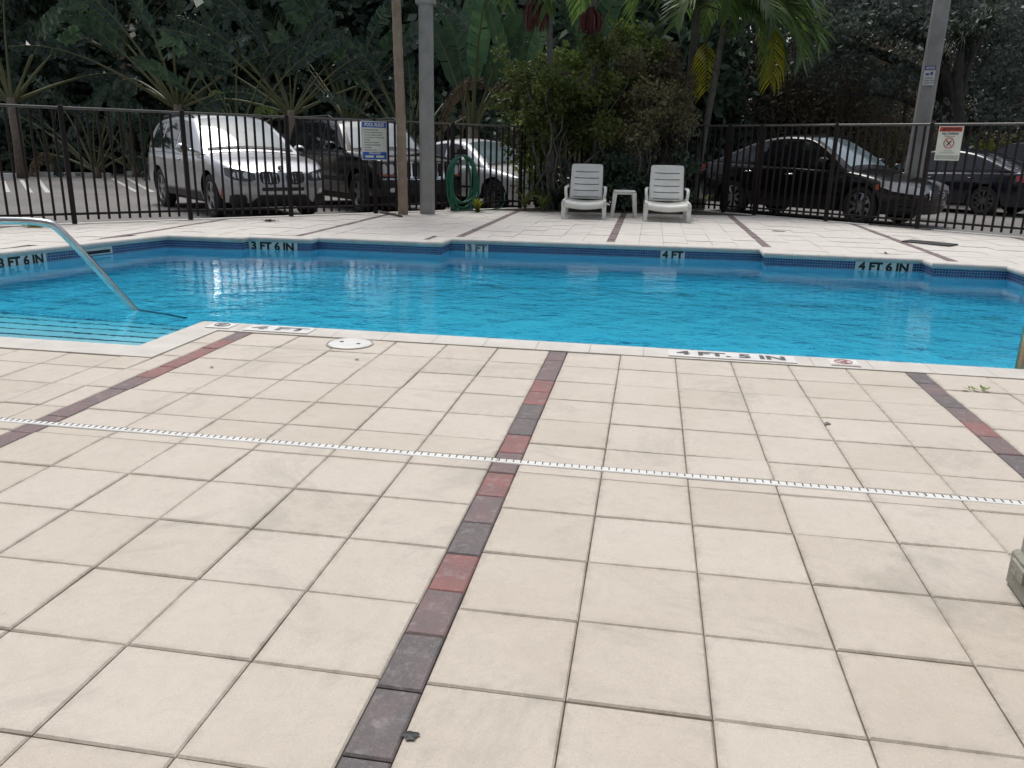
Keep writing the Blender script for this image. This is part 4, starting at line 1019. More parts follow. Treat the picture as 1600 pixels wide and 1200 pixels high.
# black sedan along the right fence ------------------------------------------
AL = dict(xf=2.34, xr=-2.40, W=.895, ax=(1.44, -1.34), rw=.33, rimf=.68, sill=.23, zmid=.60, zc=.72,
  top=[(-2.40, .90), (-2.28, .99), (-1.7, 1.01), (-.6, .96), (.5, .92), (.9, .925), (1.45, .86), (1.95, .75), (2.2, .68), (2.34, .58)],
  roof=[(-1.98, .99), (-1.5, 1.17), (-1.0, 1.37), (-.5, 1.45), (.0, 1.455), (.3, 1.40), (.75, 1.16), (1.2, .885)],
  fshape=[(.2, -.12), (.4, .0), (.6, .0), (.9, -.12)], rshape=[(.2, .12), (.6, 0), (1.0, .06)],
  ws=(.27, 1.10), rws=(-1.88, -1.05), wins=[(.74, -.18, .24, -.18, m_glass_d), (-.25, -1.08, -.25, -.95, m_glass_d), (-1.15, -1.5, -1.02, -1.15, m_glass_d)],
  kf=.30, cf=.8, bf=.15, kr=.2, lean=.40, gin=.05, spokes=8, spw=.035, gap=.05, rim=m_alloy, wtop=.06)
c = Car('black_sedan', 'black sedan with bright headlights parked along the right fence', (3.33, 18.0, LZ), -.735, AL, m_black, scale=1.03); c.root.scale.z = 1.11
c.front('headlight', [(.44, .56, .61), (.56, .55, .66), (.70, .565, .71), (.82, .60, .755), (.872, .66, .765)], m_lamp)
c.front('grille', [(-.36, .50, .60), (-.28, .47, .63), (.28, .47, .63), (.36, .50, .60)], m_trim, False, sub=5)
for z in (.50, .54, .58): c.front('grille_bar', [(-.3, z, z+.008), (.3, z, z+.008)], m_alloyd, False, off=.014, sub=8)
for y0, y1 in ((.30, .35), (-.35, -.30)): c.front('grille_chrome', [(y0, .47, .63), (y1, .49, .61)], m_chrome, False, off=.016)
rg = MB(); rg.tube([(0, math.cos(a)*.06, math.sin(a)*.05) for a in np.linspace(0, 2*math.pi, 25)[:-1]], .007, 6, closed=True); rg.tube([(0, -.075, 0), (0, .075, 0)], .008, 6); rg.build('badge', m_chrome, c.root, True, loc=(c.xfront(0)+.025, 0, .55))
c.front('lower_intake', [(-.55, .24, .36), (.55, .24, .36)], m_ink, False, sub=8); c.front('fog_recess', [(.62, .27, .34), (.78, .29, .36)], m_trim)
c.side('indicator', [(1.72, .63, .68), (1.80, .60, .71)], m_orange, off=.010)
c.side('tail_light', [(-2.38, .76, .90), (-2.25, .76, .92), (-2.08, .83, .92)], m_redlamp)
c.seam(.62, .32, .66, .90); c.seam(-.22, .32, -.22, .93); c.seam(-.9, .62, -1.12, .97); c.seam(-.85, .32, 1.0, .31); c.handle(-.03, .80, m_chrome); c.handle(-.98, .82, m_chrome); c.mirror(.78, 1.0, m_black)
# dark blue sedan facing the other way -----------------------------------------
SD2 = dict(AL, rim=m_alloyd, spokes=10, spw=.018, rimf=.72)
c = Car('dark_sedan', 'dark blue sedan facing away from the black sedan behind the warning sign', (7.25, 22.35, LZ), 2.36, SD2, m_navy)
c.side('tail_light', [(-2.36, .74, .90), (-2.2, .76, .92), (-2.0, .80, .90)], m_redlamp); c.seam(.62, .32, .66, .90); c.seam(-.22, .32, -.22, .93); c.seam(-.9, .62, -1.12, .97); c.handle(-.03, .80, m_navy); c.handle(-.98, .82, m_navy); c.mirror(.78, 1.0, m_navy)
c.front('headlight', [(.44, .56, .61), (.56, .55, .66), (.70, .565, .71), (.82, .60, .755), (.872, .66, .765)], m_lamp)
# dark SUV behind ------------------------------------------------------------
c = Car('dark_suv', 'dark SUV with roof rails standing behind the dark blue sedan', (9.9, 24.6, LZ), 2.36, dict(X5, rim=m_alloyd), m_navy)
for sg in (-1, 1):
    b = MB(); b.tube([(-1.75, sg*.66, 1.64), (-1.6, sg*.665, 1.74), (-.7, sg*.68, 1.785), (.0, sg*.66, 1.76), (.14, sg*.65, 1.68)], .02, 6); b.build('roof_rail', m_trim, c.root, True)
c.side('tail_light', [(-2.38, .80, 1.02), (-2.2, .82, 1.03)], m_redlamp); c.mirror(.78, 1.13, m_navy); c.seam(.6, .44, .6, 1.06); c.seam(-.26, .44, -.26, 1.06); c.handle(-.02, .94, m_navy); c.handle(-.98, .95, m_navy)
# parking stall lines and wheel stops
def ground_line(a, b_, wd=.11):
    d = (b_-a); d.z = 0; n_ = Vector((-d.y, d.x, 0)).normalized()*wd/2
    m_ = MB(); m_.add([a-n_, b_-n_, b_+n_, a+n_], [(0, 1, 2, 3)]); o = m_.build('stall_line', m_paint, lo, fix=False)
    for v in o.data.vertices: v.co.z = LZ+.004
for (x0, y0, x1, y1) in ((33, 281, 48, 301), (60, 281, 75, 301), (175, 279, 214, 300), (197, 278, 238, 300), (5, 283, 12, 300)): ground_line(G(x0, y0, LZ), G(x1, y1, LZ))
for i, (px0, px1, py, tx) in enumerate(((-45, 20, 278, '33'), (66, 164, 276.5, '34      503'), (204, 262, 274, '35'))):
    a, b_ = G(px0, py, LZ), G(px1, py, LZ); a.y = b_.y = (a.y+b_.y)/2; k_ = G((px0+px1)/2, py, LZ)
    a2, b2 = AT(px0, py, k_.y), AT(px1, py, k_.y); wd = (b2-a2).length
    wsr = tag(empty('wheel_stop', (k_.x, k_.y, LZ), R(20)), ('white concrete wheel stop at the edge of the left stalls', 'numbered white concrete wheel stop between painted stall lines', 'white concrete wheel stop beside the silver SUV')[i], 'wheel stop')
    m_ = MB(); m_.grid([[(x, y, z) for x in (-wd/2, wd/2)] for y, z in ((-.1, 0), (-.085, .15), (.085, .15), (.1, 0))]); m_.add([(s_*wd/2, y, z) for s_ in (-1, 1) for y, z in ((-.1, 0), (-.085, .15), (.085, .15), (.1, 0))], [(0, 1, 2, 3), (7, 6, 5, 4)]); m_.build('block', m_paint, wsr)
    ob('number', text_mesh(tx, .16, m_ink, 'number', bold=.006), wsr, (0, -.10, .075), (R(84), 0, 0))

# ------------------------------------------------------------------ vegetation
nr_ = np.random.default_rng(5)
def quads_from(base, direc, size, asp, rs, fold=None):
    """rhombic leaves: base point, unit direction, length"""
    n_ = len(base); direc = direc/np.linalg.norm(direc, axis=1, keepdims=True)
    rnd = rs.normal(size=(n_, 3)); side = np.cross(direc, rnd); side /= np.linalg.norm(side, axis=1, keepdims=True)
    L_ = size[:, None]; wv = side*L_*asp
    V = np.stack([base, base+direc*L_*.45+wv, base+direc*L_, base+direc*L_*.45-wv], 1).reshape(-1, 3)
    return V, np.arange(n_*4).reshape(-1, 4)
def leaf_cloud(name, clumps, per, spread, size, mat, rs, asp=.25, droop=-.2):
    C_ = np.repeat(np.asarray(clumps), per, 0); n_ = len(C_)
    off = rs.normal(size=(n_, 3)); off /= np.linalg.norm(off, axis=1, keepdims=True); off *= (rs.random(n_)**.45*np.where(rs.random(n_) < .12, 1.7, 1.0))[:, None]
    B = C_+off*np.asarray(spread); d = off+rs.normal(size=(n_, 3))*.7; d[:, 2] += droop
    V, Q = quads_from(B, d, size*rs.uniform(.6, 1.3, n_), asp, rs); return npmesh(name, V, Q, mat)
def ellipsoid_clumps(n_, c, r, rs, shell=.5, zmin=None):
    d = rs.normal(size=(n_, 3)); d /= np.linalg.norm(d, axis=1, keepdims=True); k = shell+(1-shell)*rs.random(n_)
    P = np.asarray(c)+d*np.asarray(r)*k[:, None]
    if zmin is not None: P[:, 2] = np.maximum(P[:, 2], zmin+rs.random(n_)*.3)
    return P
def limb(mb, a, b_, r0_, r1_, seed, wob=.12, n_=6):
    q = random.Random(seed); a, b_ = Vector(a), Vector(b_); ln_ = (b_-a).length
    P = [a.lerp(b_, i/n_)+Vector((q.gauss(0, 1), q.gauss(0, 1), q.gauss(0, .6)))*ln_*wob*.35*math.sin(math.pi*i/n_) for i in range(n_+1)]
    mb.tube(P, [r0_+(r1_-r0_)*i/n_ for i in range(n_+1)], 7, cap=False)
# --- background broadleaf trees (three grown forms, copied)
def bg_form(seed, mat, h=9.0, r=(3.2, 3.2, 4.6), ncl=190, per=64, size=.34, zc=4.9, zmin=.5, bark=m_barkd):
    rs = np.random.default_rng(seed); root = empty('shade_tree')
    cl = ellipsoid_clumps(ncl, (0, 0, zc), r, rs, .35, zmin)
    cr = ob('crown', leaf_cloud('crown', cl, per, (.75, .75, .55), size, mat, rs), root)
    tr_ = MB(); tr_.tube([(0, 0, -.1), (.05, 0, 1.0), (-.05, .05, 2.5), (.1, 0, 4.2), (.0, .1, 6.5)], [.26, .2, .17, .13, .05], 9)
    for i in range(12): 
        q = cl[rs.integers(ncl)]; limb(tr_, (0, 0, rs.uniform(1.2, 4.0)), q, .09, .02, seed*50+i)
    tr_.build('trunk', bark, root, True); return root
formA = bg_form(1, m_leaf_bg); formB = bg_form(2, m_leaf_oak, r=(3.6, 3.6, 4.4), size=.20, ncl=170, per=64); formC = bg_form(3, m_leaf_bg, r=(2.8, 2.8, 4.9), size=.40, ncl=140, per=42)
def plant_tree(form, px, Y, rz, s_, label, first=False, grp='dark trees behind the parking lot', name=None):
    p = AT(px, 240, Y); o = form if first else copy_tree(form); o.location = (p.x, Y, LZ); o.rotation_euler = (0, 0, rz); o.scale = (s_, s_, s_*1.02)
    return tag(o, label, 'tree', grp)
T_A = ['left of the tall yellow based fan palm', 'behind the tall yellow based fan palm', 'over the numbered wheel stop', 'between the wheel stops and the silver SUV', 'behind the silver SUV roof', 'between the silver SUV and black SUV', 'behind the black SUV roof', 'behind the pool rules sign', 'between the brown trunk and concrete pole', 'behind the upright bright fan palm', 'behind the left red seed cluster', 'behind the dark red seed cluster', 'behind the olive shrub']
T_B = ['behind the ringed palm trunk', 'behind the black sedan boot', 'behind the black sedan roof', 'behind the black sedan windscreen', 'behind the leaning concrete pole', 'behind the warning sign', 'behind the dark SUV', 'right of the dark SUV', 'far behind the oak limbs', 'far behind the strap leaved tree']
spots = [(-120, 30, 0), (20, 34, 2), (120, 31, 0), (220, 35, 2), (330, 32, 0), (430, 30, 2), (520, 33, 0), (610, 29, 2), (690, 33, 0), (800, 36, 2), (850, 31, 0), (930, 28, 2), (1010, 31, 0)]
used = set(); forms = (formA, formB, formC)
for i, (px, Y, f) in enumerate(spots):
    plant_tree(forms[f], px, Y, i*1.3, 1.0+.12*((i*7) % 3), 'dense dark leafy tree '+T_A[i], f not in used); used.add(f)
for i, (px, Y, f) in enumerate([(1090, 33, 1), (1180, 36, 1), (1270, 38, 1), (1350, 41, 1), (1440, 43, 1), (1530, 41, 1), (1640, 42, 1), (1740, 36, 1)]):
    plant_tree(forms[f], px, Y, i*1.7+.4, 1.05+.1*(i % 3), 'dark spreading tree '+T_B[i], f not in used, 'dark trees behind the sedans'); used.add(f)
# --- understorey shrubs that close the view under the crowns
def shrub_form(seed, mat, r, ncl, per, size, zc, name, stems=5, spread=.3, asp=.34, bark=m_barkd):
    rs = np.random.default_rng(seed); root = empty(name)
    cl = ellipsoid_clumps(ncl, (0, 0, zc), r, rs, .3, .1)
    ob('crown', leaf_cloud('crown', cl, per, (spread, spread, spread*.8), size, mat, rs, asp), root)
    tr_ = MB()
    for i in range(stems): q = cl[rs.integers(ncl)]; limb(tr_, (rs.normal()*.12, rs.normal()*.12, -.02), q, .035, .008, seed*31+i)
    tr_.build('trunk', bark, root, True); return root
usA = shrub_form(21, m_leaf_bg, (1.9, 1.5, 1.3), 60, 70, .26, 1.1, 'understorey_shrub', spread=.55); usB = shrub_form(22, m_leaf_brown, (1.8, 1.5, 1.4), 80, 110, .085, 1.5, 'understorey_shrub', spread=.40, asp=.20, stems=40, bark=m_twig); usC = shrub_form(23, m_leaf_olive, (1.8, 1.5, 1.2), 70, 100, .12, 1.0, 'understorey_shrub', spread=.5)
lbs = ('dark green shrub filling the ground under the trees', 'brownish dry shrub under the dark trees behind the sedans', 'olive shrub growing under the dark trees')
usd = set()
us = [(-90, 28.5, 0), (0, 30, 0), (75, 29.5, 0), (150, 30, 0), (225, 31, 0), (290, 30, 0), (360, 29, 0), (430, 28, 0), (500, 28, 0), (570, 27.5, 0), (640, 26.5, 0), (705, 26, 0), (765, 26, 0), (830, 26, 0), (890, 26, 2), (950, 26.5, 0), (1010, 28, 0),
      (1080, 30, 0), (1140, 31, 0), (1225, 33, 1), (1280, 33.5, 1), (1310, 33, 2), (1335, 34, 1), (1420, 35, 2), (1480, 36, 0), (1540, 36, 2), (1600, 37, 0), (1660, 37, 1), (1290, 38, 1), (1390, 40, 2), (1520, 41, 0)]
for i, (px, Y, f) in enumerate(us):
    fr = (usA, usB, usC)[f]; o = fr if f not in usd else copy_tree(fr); usd.add(f); p = AT(px, 240, Y)
    o.location = (p.x, Y, LZ); o.rotation_euler = (0, 0, i*2.1); s_ = 1.0+.18*((i*5) % 4)/3+(1.0 if px > 1150 and f == 1 else 0); o.scale = (s_, s_, s_); tag(o, lbs[f], 'shrub', 'shrubs under the trees')
# --- traveller's palms: a flat fan of long-stalked paddle leaves
def paddle(seed, pet=2.1, bl=2.0, wd=.27, bend=.25, droop=.0, tear=.3, mat=m_leaf_tp, jag=1.0):
    q = random.Random(seed); V = []; F = []; MI = []
    def axis(t):      # t 0..1 over the whole leaf; local z up, curving to +x
        s_ = t*(pet+bl); k = bend*(t**2.2)+droop*max(0, t-.5)**2*4
        return Vector((math.sin(k*.8)*s_*(.3+.5*t), .02*math.sin(seed+t*4), s_*math.cos(k*.75)))
    n_ = 12; tp = pet/(pet+bl)
    mb = MB(); mb.tube([axis(i/n_) for i in range(n_+1)], [.055*(1-i/n_)**1.8+.011 for i in range(n_+1)], 5, cap=False); mb.v = [(v[0], v[1]*.55, v[2]) for v in mb.v]
    V += mb.v; F += mb.f; MI += [1]*len(mb.f)
    ns_ = 17
    for sd_ in (-1, 1):
        for i in range(ns_):
            u0_, u1_ = i/ns_, (i+1)/ns_-(.012 if q.random() < tear else 0)
            pr = lambda u: wd*min(1, (u*6)**.6)*min(1, ((1-u)*4.2)**.55)
            dz = q.gauss(0, .10*jag)+.06; lift = q.gauss(.12, .35*jag+.05); lf = 1.03-q.uniform(0, .24)*jag
            row = []
            for u in (u0_, u1_):
                p = axis(tp+(1-tp)*u); t2 = axis(min(1, tp+(1-tp)*u+.02))-axis(tp+(1-tp)*u-.02); t2.normalize()
                side = Vector((t2.z, 0, -t2.x))*sd_; w_ = pr(max(.02, u))*lf
                row.append([p, p+side*w_*.55+Vector((0, lift*w_*.4, 0))+t2*w_*.2, p+side*w_*(1-abs(dz))+t2*w_*(.42+dz)+Vector((0, lift*w_*.15-abs(dz)*.5*w_, -.02-droop*.12))])
            k = len(V); V += row[0]+row[1]; F += [(k, k+1, k+4, k+3), (k+1, k+2, k+5, k+4)]; MI += [0, 0]
    me = pymesh('leaf', V, F, mat); me.materials.append(m_stem); me.polygons.foreach_set('material_index', MI); return me
LV = {'up': [paddle(s_, 2.0, 2.1, .27, .22, 0, .2) for s_ in (1, 2, 3)], 'dark': [paddle(s_, 2.2, 2.0, .26, .35, 0, .55, m_leaf_tpd) for s_ in (4, 5, 6)],
      'arch': [paddle(s_, 1.7, 2.0, .24, .75, .5, .75, m_leaf_tpd) for s_ in (7, 8)], 'bright': [paddle(s_, 1.15, 2.35, .27, .12, 0, .12, m_leaf_tpb, .3) for s_ in (12, 13)], 'pale': [paddle(9, 1.5, 1.4, .2, .5, .2, .7, m_leaf_tpy)], 'dead': [paddle(10, 1.5, 1.7, .2, 1.0, .9, .8, m_leaf_dead)]}
def travellers_palm(px, py, Y, s_, rz, n_, kinds, span, label, seed):
    q = random.Random(seed); o_ = AT(px, py, Y); root = tag(empty('fan_palm', (o_.x, Y, LZ), rz), label, 'palm', "fan shaped palms behind the parking lot")
    hz = o_.z-LZ; tr_ = MB(); hz = max(hz, .25)
    tr_.tube([(0, 0, -.1), (.02, .02, hz*.5), (0, 0, hz+.1)], [.17*s_, .15*s_, .14*s_], 10); tr_.build('trunk', m_bark, root, True)
    for i in range(n_):
        a = -span+2*span*i/(n_-1)+q.gauss(0, .085); kd = kinds[q.randrange(len(kinds))] if abs(a) < span*.8 else q.choice(['arch', 'dark', 'dead'] if q.random() < .5 else ['arch', 'dark'])
        me_ = q.choice(LV[kd]); lf = ob('leaf', me_, root, (math.sin(a)*.12*s_, .02*(i % 2), hz+.02*math.cos(a)), (q.gauss(0, .06), a, 0 if a >= 0 else 0))
        if a < 0: lf.scale = (-1, 1, 1)
        k = s_*q.uniform(.72, 1.15); lf.scale = (lf.scale[0]*k, k, k)
        lf.rotation_euler = (q.gauss(0, .15), a, q.gauss(0, .45))
    return root
up_, dk = ['up', 'up', 'dark'], ['dark', 'dark', 'up']
travellers_palm(18, 158, 24.0, 1.05, R(30), 15, ['up', 'dark'], R(75), 'tall fan palm with yellow green leaf bases rising at the left hedge', 1)
travellers_palm(278, 168, 23.5, .95, R(18), 17, dk, R(72), 'fan palm with widely spread stalks behind the silver SUV', 2)
travellers_palm(150, 268, 25.5, .9, R(10), 11, ['dark', 'arch'], R(65), 'low dark fan palm with arching torn leaves over the wheel stops', 3)
travellers_palm(372, 215, 22.5, .85, R(5), 10, ['up', 'dark', 'pale'], R(60), 'fan palm with torn pale leaves above the silver SUV roof', 4)
travellers_palm(455, 178, 23.0, .85, R(12), 13, dk, R(68), 'fan palm between the silver SUV and the black SUV', 5)
travellers_palm(545, 190, 24.5, 1.05, R(-5), 12, up_, R(55), 'fan palm with broad leaves behind the black SUV', 6)
travellers_palm(640, 235, 23.0, .9, R(8), 11, dk, R(65), 'dark fan palm behind the brown trunk and concrete pole', 7)
travellers_palm(738, 205, 21.0, .92, R(0), 8, ['bright'], R(30), 'bright fan palm with large upright leaves right of the concrete pole', 8)
travellers_palm(806, 200, 20.6, .90, R(-8), 7, ['bright', 'bright', 'bright', 'pale'], R(26), 'fan palm with upright leaves beside the big shrub', 9)
travellers_palm(900, 160, 21.5, .9, R(-8), 8, ['bright', 'up'], R(35), 'fan palm rising behind the big shrub', 10)
travellers_palm(215, 300, 27.0, .9, R(8), 9, ['dark', 'arch'], R(60), 'low shaded fan palm beside the end wheel stop', 11)
travellers_palm(85, 285, 28.0, .9, R(20), 10, ['dark'], R(60), 'small shaded fan palm behind the numbered wheel stop', 12)
travellers_palm(415, 120, 27.5, 1.05, R(0), 12, dk, R(62), 'tall dark fan palm far behind the black SUV', 13)
travellers_palm(190, 90, 28.5, 1.1, R(15), 12, dk, R(66), 'tall dark fan palm far behind the silver SUV', 14)
# --- feather palms in the planting bed
def frond(seed, ln_=1.9, arch=1.5, lf=.55, n_=30, mat=m_leaf_palm, wd=.02, hang=.35):
    q = random.Random(seed); V = []; F = []; MI = []
    def ax(t): a = arch*t; return Vector((ln_*(math.sin(a)/max(arch, .01)), 0, ln_*(math.cos(a)-1)/max(arch, .01)*1.0+0))
    mb = MB(); mb.tube([ax(i/10) for i in range(11)], [.016*(1-i/10)+.004 for i in range(11)], 5, cap=False); V += mb.v; F += mb.f; MI += [1]*len(mb.f)
    for i in range(n_):
        t = .14+.86*i/(n_-1); p = ax(t); tg = (ax(min(1, t+.02))-ax(t-.02)).normalized(); nn = Vector((tg.z, 0, -tg.x)); nn = nn if nn.z > 0 else -nn
        l_ = lf*(.45+.55*math.sin(math.pi*min(1, .18+t*.78)))*q.uniform(.88, 1.08)
        for sd_ in (-1, 1):
            d = (Vector((0, sd_, 0))*.75+tg*.75+nn*q.gauss(.12, .12)).normalized(); g = Vector((0, 0, -1))
            p1_, p2_ = p+d*l_*.5+g*l_*hang*.12, p+d*l_*.85+g*l_*hang*.6
            wv = tg.cross(d).cross(d); wv = (tg-d*tg.dot(d)).normalized()*wd
            k = len(V); V += [p-wv*.6, p+wv*.6, p1_+wv, p1_-wv, p2_+g*.02]; F += [(k, k+1, k+2, k+3), (k+3, k+2, k+4)]; MI += [0, 0]
    me = pymesh('frond', V, F, mat); me.materials.append(m_stem); me.polygons.foreach_set('material_index', MI); return me
FR = [frond(s_, 1.65+.1*s_, 1.65+.12*s_, .55, 32, m_leaf_palm, .024, .6) for s_ in range(4)]; FRY = [frond(9, 1.35, 1.3, .52, 17, m_leaf_yel, .019, .9), frond(8, 1.05, .7, .52, 13, m_leaf_yel, .017, .9)]
FRD = frond(11, 1.3, 2.0, .4, 22, m_leaf_dead)
def feather_palm(base, path, r0_, r1_, label, n_, seed, bark, fs=1.0, fr=FR, dead=1, tilt=(.2, .75), name='feather_palm', extra=()):
    q = random.Random(seed); root = tag(empty(name, base), label, 'palm'); tr_ = MB(); P = smoothpath([Vector(p)-Vector(base) for p in path], 2); m_ = len(P)
    # ringed trunk
    Q = []; rad = []
    for i in range(m_-1):
        for k in range(5): t = k/5; Q.append(P[i].lerp(P[i+1], t)); rr_ = r0_+(r1_-r0_)*(i+t)/(m_-1); rad.append(rr_*(1.05 if k == 0 else .98))
    tr_.tube(Q, rad, 12); tr_.build('trunk', bark, root, True); top_ = P[-1]
    sh_ = MB(); sh_.tube([top_, top_+Vector((0, 0, .35)), top_+Vector((0, 0, .6))], [r1_*1.15, r1_*1.0, r1_*.4], 10); sh_.build('crownshaft', m_stem, root, True)
    for i in range(n_):
        a = 2.399*i+q.gauss(0, .15); ti = tilt[0]+(tilt[1]-tilt[0])*i/max(1, n_-1)
        o = ob('frond', fr[i % len(fr)], root, top_+Vector((0, 0, .45-.25*i/n_)), (0, -R(70)+ti*R(75), a)); k = fs*q.uniform(.9, 1.12); o.scale = (k, k, k)
    for (me_, a, ti, z, k) in extra:
        o = ob('frond', me_, root, top_+(z if isinstance(z, Vector) else Vector((0, 0, z))), (0, ti, a)); o.scale = (k, k, k)
    return root
# leaning pair right of the loungers
b1 = G(1064, 327); y1_ = b1.y+.55; P1 = [AT(1064, 327, y1_), AT(1067, 240, y1_), AT(1080, 110, y1_+.1), AT(1094, -40, y1_+.15)]; P1[0].z = -.02
feather_palm(P1[0], P1, .085, .065, 'upright palm with ringed grey trunk behind the right lounger', 11, 5, m_barkg, 1.0, extra=[(FRY[1], R(-70), R(50), Vector((.16, -.15, -1.15)), 1.0), (FR[1], R(-8), R(-10), .3, 1.05), (FR[2], R(-30), R(5), .3, 1.0)])
b2 = G(1082, 328); y2_ = b2.y+.25; P2 = [AT(1080, 330, y2_), AT(1095, 240, y2_), AT(1112, 150, y2_), AT(1124, 80, y2_+.05), AT(1131, 42, y2_+.05)]; P2[0].z = -.02
feather_palm(P2[0], P2, .075, .055, 'leaning palm with thin grey trunk and yellow drooping frond', 10, 6, m_barkg, .95, tilt=(.0, .45), extra=[(FRY[0], R(-62), R(28), Vector((.62, -.45, .12)), 1.0), (FR[3], R(5), R(-38), .45, 1.2), (FR[0], R(-12), R(-25), .4, 1.3), (FR[2], R(18), R(-30), .4, 1.2), (FR[1], R(-32), R(-18), .4, 1.25), (FR[0], R(-22), R(-5), .35, 1.1), (FR[2], R(-48), R(-8), .35, 1.1), (FR[1], R(-60), R(-30), .4, 1.1), (FR[2], R(-20), R(-45), .45, 1.1)])
# palms with red seed clusters behind the big shrub
def strands(seed, mat, n_=170, ln_=.75, wd=.24):
    q = random.Random(seed); mb = MB()
    for i in range(n_):
        a = q.uniform(0, 6.28); r_ = wd*math.sqrt(q.random()); e = Vector((math.cos(a)*r_, math.sin(a)*r_*.8, -ln_*q.uniform(.6, 1.0)))
        s_ = Vector((math.cos(a)*r_*.25, math.sin(a)*r_*.2, q.uniform(-.1, .0))); m1 = Vector((e.x*.9, e.y*.9, e.z*.4)); k = Vector((-math.sin(a), math.cos(a), 0))*.008
        mb.add([s_-k, s_+k, m1+k*1.4, m1-k*1.4, e+k, e-k], [(0, 1, 2, 3), (3, 2, 4, 5)])
    return pymesh('seed_cluster', mb.v, mb.f, mat)
for i, (px, py, Yp, cpx, cpy, lb) in enumerate(((862, 322, 15.9, 838, -8, 'slim palm with a red seed cluster beside the concrete pole side of the shrub'), (931, 322, 16.4, 924, 10, 'slim palm with a dark red seed cluster in the middle of the shrub'))):
    P = [AT(px, py, Yp), AT(px-1, 200, Yp), AT(px-3, 60, Yp), AT(px-3, -60, Yp)]; P[0].z = -.02
    rt_ = feather_palm(P[0], P, .06, .05, lb, 8, 15+i, m_barkg, .95)
    cpos = AT(cpx, cpy, Yp-.1)-P[0]; ob('seed_cluster', strands(i+2, m_leaf_red, 210, .62 if i == 0 else .48, .25), rt_, cpos)
# thin brown trunk before the fence
tb_ = G(630, 335); PT = [tb_, AT(627, 200, tb_.y), AT(621, 60, tb_.y), AT(617, -60, tb_.y), AT(612, -260, tb_.y)]; PT[0].z = -.02
feather_palm(PT[0], PT, .088, .066, 'slender brown palm trunk standing beside the concrete pole', 10, 33, m_barkl, 1.1)
# --- big shrubs in the planting bed
def put(root, p, rz, s_, label, cat='shrub', grp=None): root.location = p; root.rotation_euler = (0, 0, rz); root.scale = s_ if hasattr(s_, '__len__') else (s_,)*3; return tag(root, label, cat, grp)
def big_shrub(seed, parts_, per, size, spread, name, bark=m_barkg, mats=(m_leaf_shrub,)):
    rs = np.random.default_rng(seed); root = empty(name); tips = np.concatenate([ellipsoid_clumps(max(3, n_//5), c_, np.array(r_)*1.12, rs, .55) for n_, c_, r_ in parts_])
    cl = np.repeat(tips, 6, 0)+rs.normal(size=(len(tips)*6, 3))*np.array((.15, .13, .10))
    ob('crown', leaf_cloud('crown', cl, per, (spread*.62,)*3, size, mats[0], rs, .36), root)
    tr_ = MB()
    for i in range(26): q = tips[rs.integers(len(tips))]; limb(tr_, (rs.normal()*.12, rs.normal()*.12, -.02), q, .030, .005, seed*17+i, .22)
    tr_.build('trunk', bark, root, True); return root
sp_ = AT(868, 325, 16.0); put(big_shrub(41, [(80, (-.30, -.1, 1.95), (.72, .5, .80)), (45, (.1, .1, 1.7), (.95, .55, .55)), (34, (.45, .1, 2.3), (.6, .4, .6)), (7, (-.3, -.1, .7), (.5, .4, .5))], 52, .082, .23, 'leafy_shrub'), (sp_.x, 16.0, 0), 0, 1, 'tall bright green leafy shrub behind the left lounger')
sp_ = AT(975, 325, 16.35); put(big_shrub(42, [(85, (0, -.1, 1.80), (1.10, .5, .62)), (45, (.2, .1, 2.5), (.85, .45, .65)), (10, (.1, 0, .8), (.9, .4, .5))], 52, .066, .25, 'leafy_shrub', mats=(m_leaf_olive,)), (sp_.x, 16.35, 0), 0, 1, 'wide olive brown shrub behind the side table')
sp_ = AT(1040, 325, 16.6); put(big_shrub(43, [(60, (0, 0, 2.45), (.55, .4, .6)), (30, (-.1, 0, 1.6), (.45, .35, .5))], 60, .06, .2, 'leafy_shrub', mats=(m_leaf_brown,)), (sp_.x-.15, 17.2, 0), 0, 1, 'reddish brown twiggy shrub beside the ringed palm trunk')
sp_ = AT(900, 325, 17.0); put(big_shrub(44, [(70, (0, 0, 1.2), (1.3, .25, .9)), (60, (.5, .0, 2.6), (1.2, .3, .7))], 55, .10, .25, 'leafy_shrub', mats=(m_leaf_shrub,)), (sp_.x, 17.05, 0), 0, 1, 'leafy green shrub tucked into the fence corner')
sp_ = AT(1010, 320, 16.9); put(big_shrub(45, [(60, (0, 0, .75), (1.0, .3, .6)), (20, (-.6, -.3, .4), (.5, .3, .35))], 55, .09, .2, 'leafy_shrub', mats=(m_leaf_bg,)), (sp_.x, 16.3, 0), 0, 1, 'low dark shrub behind the loungers')
# strap-leaved and low plants at the bed edge
def tuft(seed, n_, ln_, wd, mat, arch=1.2):
    q = random.Random(seed); mb = MB()
    for i in range(n_):
        a = q.uniform(0, 6.28); l_ = ln_*q.uniform(.6, 1.15); e = q.uniform(.25, 1.0)*arch; dx, dy = math.cos(a), math.sin(a); P = []
        for t in (0, .35, .7, 1):
            k = e*t; x = l_*math.sin(k)*t*.9; z = l_*t*math.cos(k*.9); ww = wd*(1-t**2)+.002; P.append([(dx*x-dy*s_*ww, dy*x+dx*s_*ww, z) for s_ in (-1, 1)])
        mb.grid(P)
    return pymesh('leaves', mb.v, mb.f, mat)
def low_plant(px, py, me_, label, s_=1.0, dy=0.0):
    g = G(px, py); root = tag(empty('bedding_plant', (g.x, g.y+dy, 0), 1.3*px), label, 'plant'); ob('foliage', me_, root).scale = (s_,)*3
    st = MB(); st.tube([(0, 0, -.02), (0, 0, .07)], [.03, .015], 6); st.build('stem', m_stem, root); return root
T1, T2, T3 = tuft(1, 46, .42, .014, m_leaf_shrub), tuft(2, 30, .38, .028, m_leaf_tpd, .9), tuft(3, 26, .26, .04, m_leaf_lime, .9)
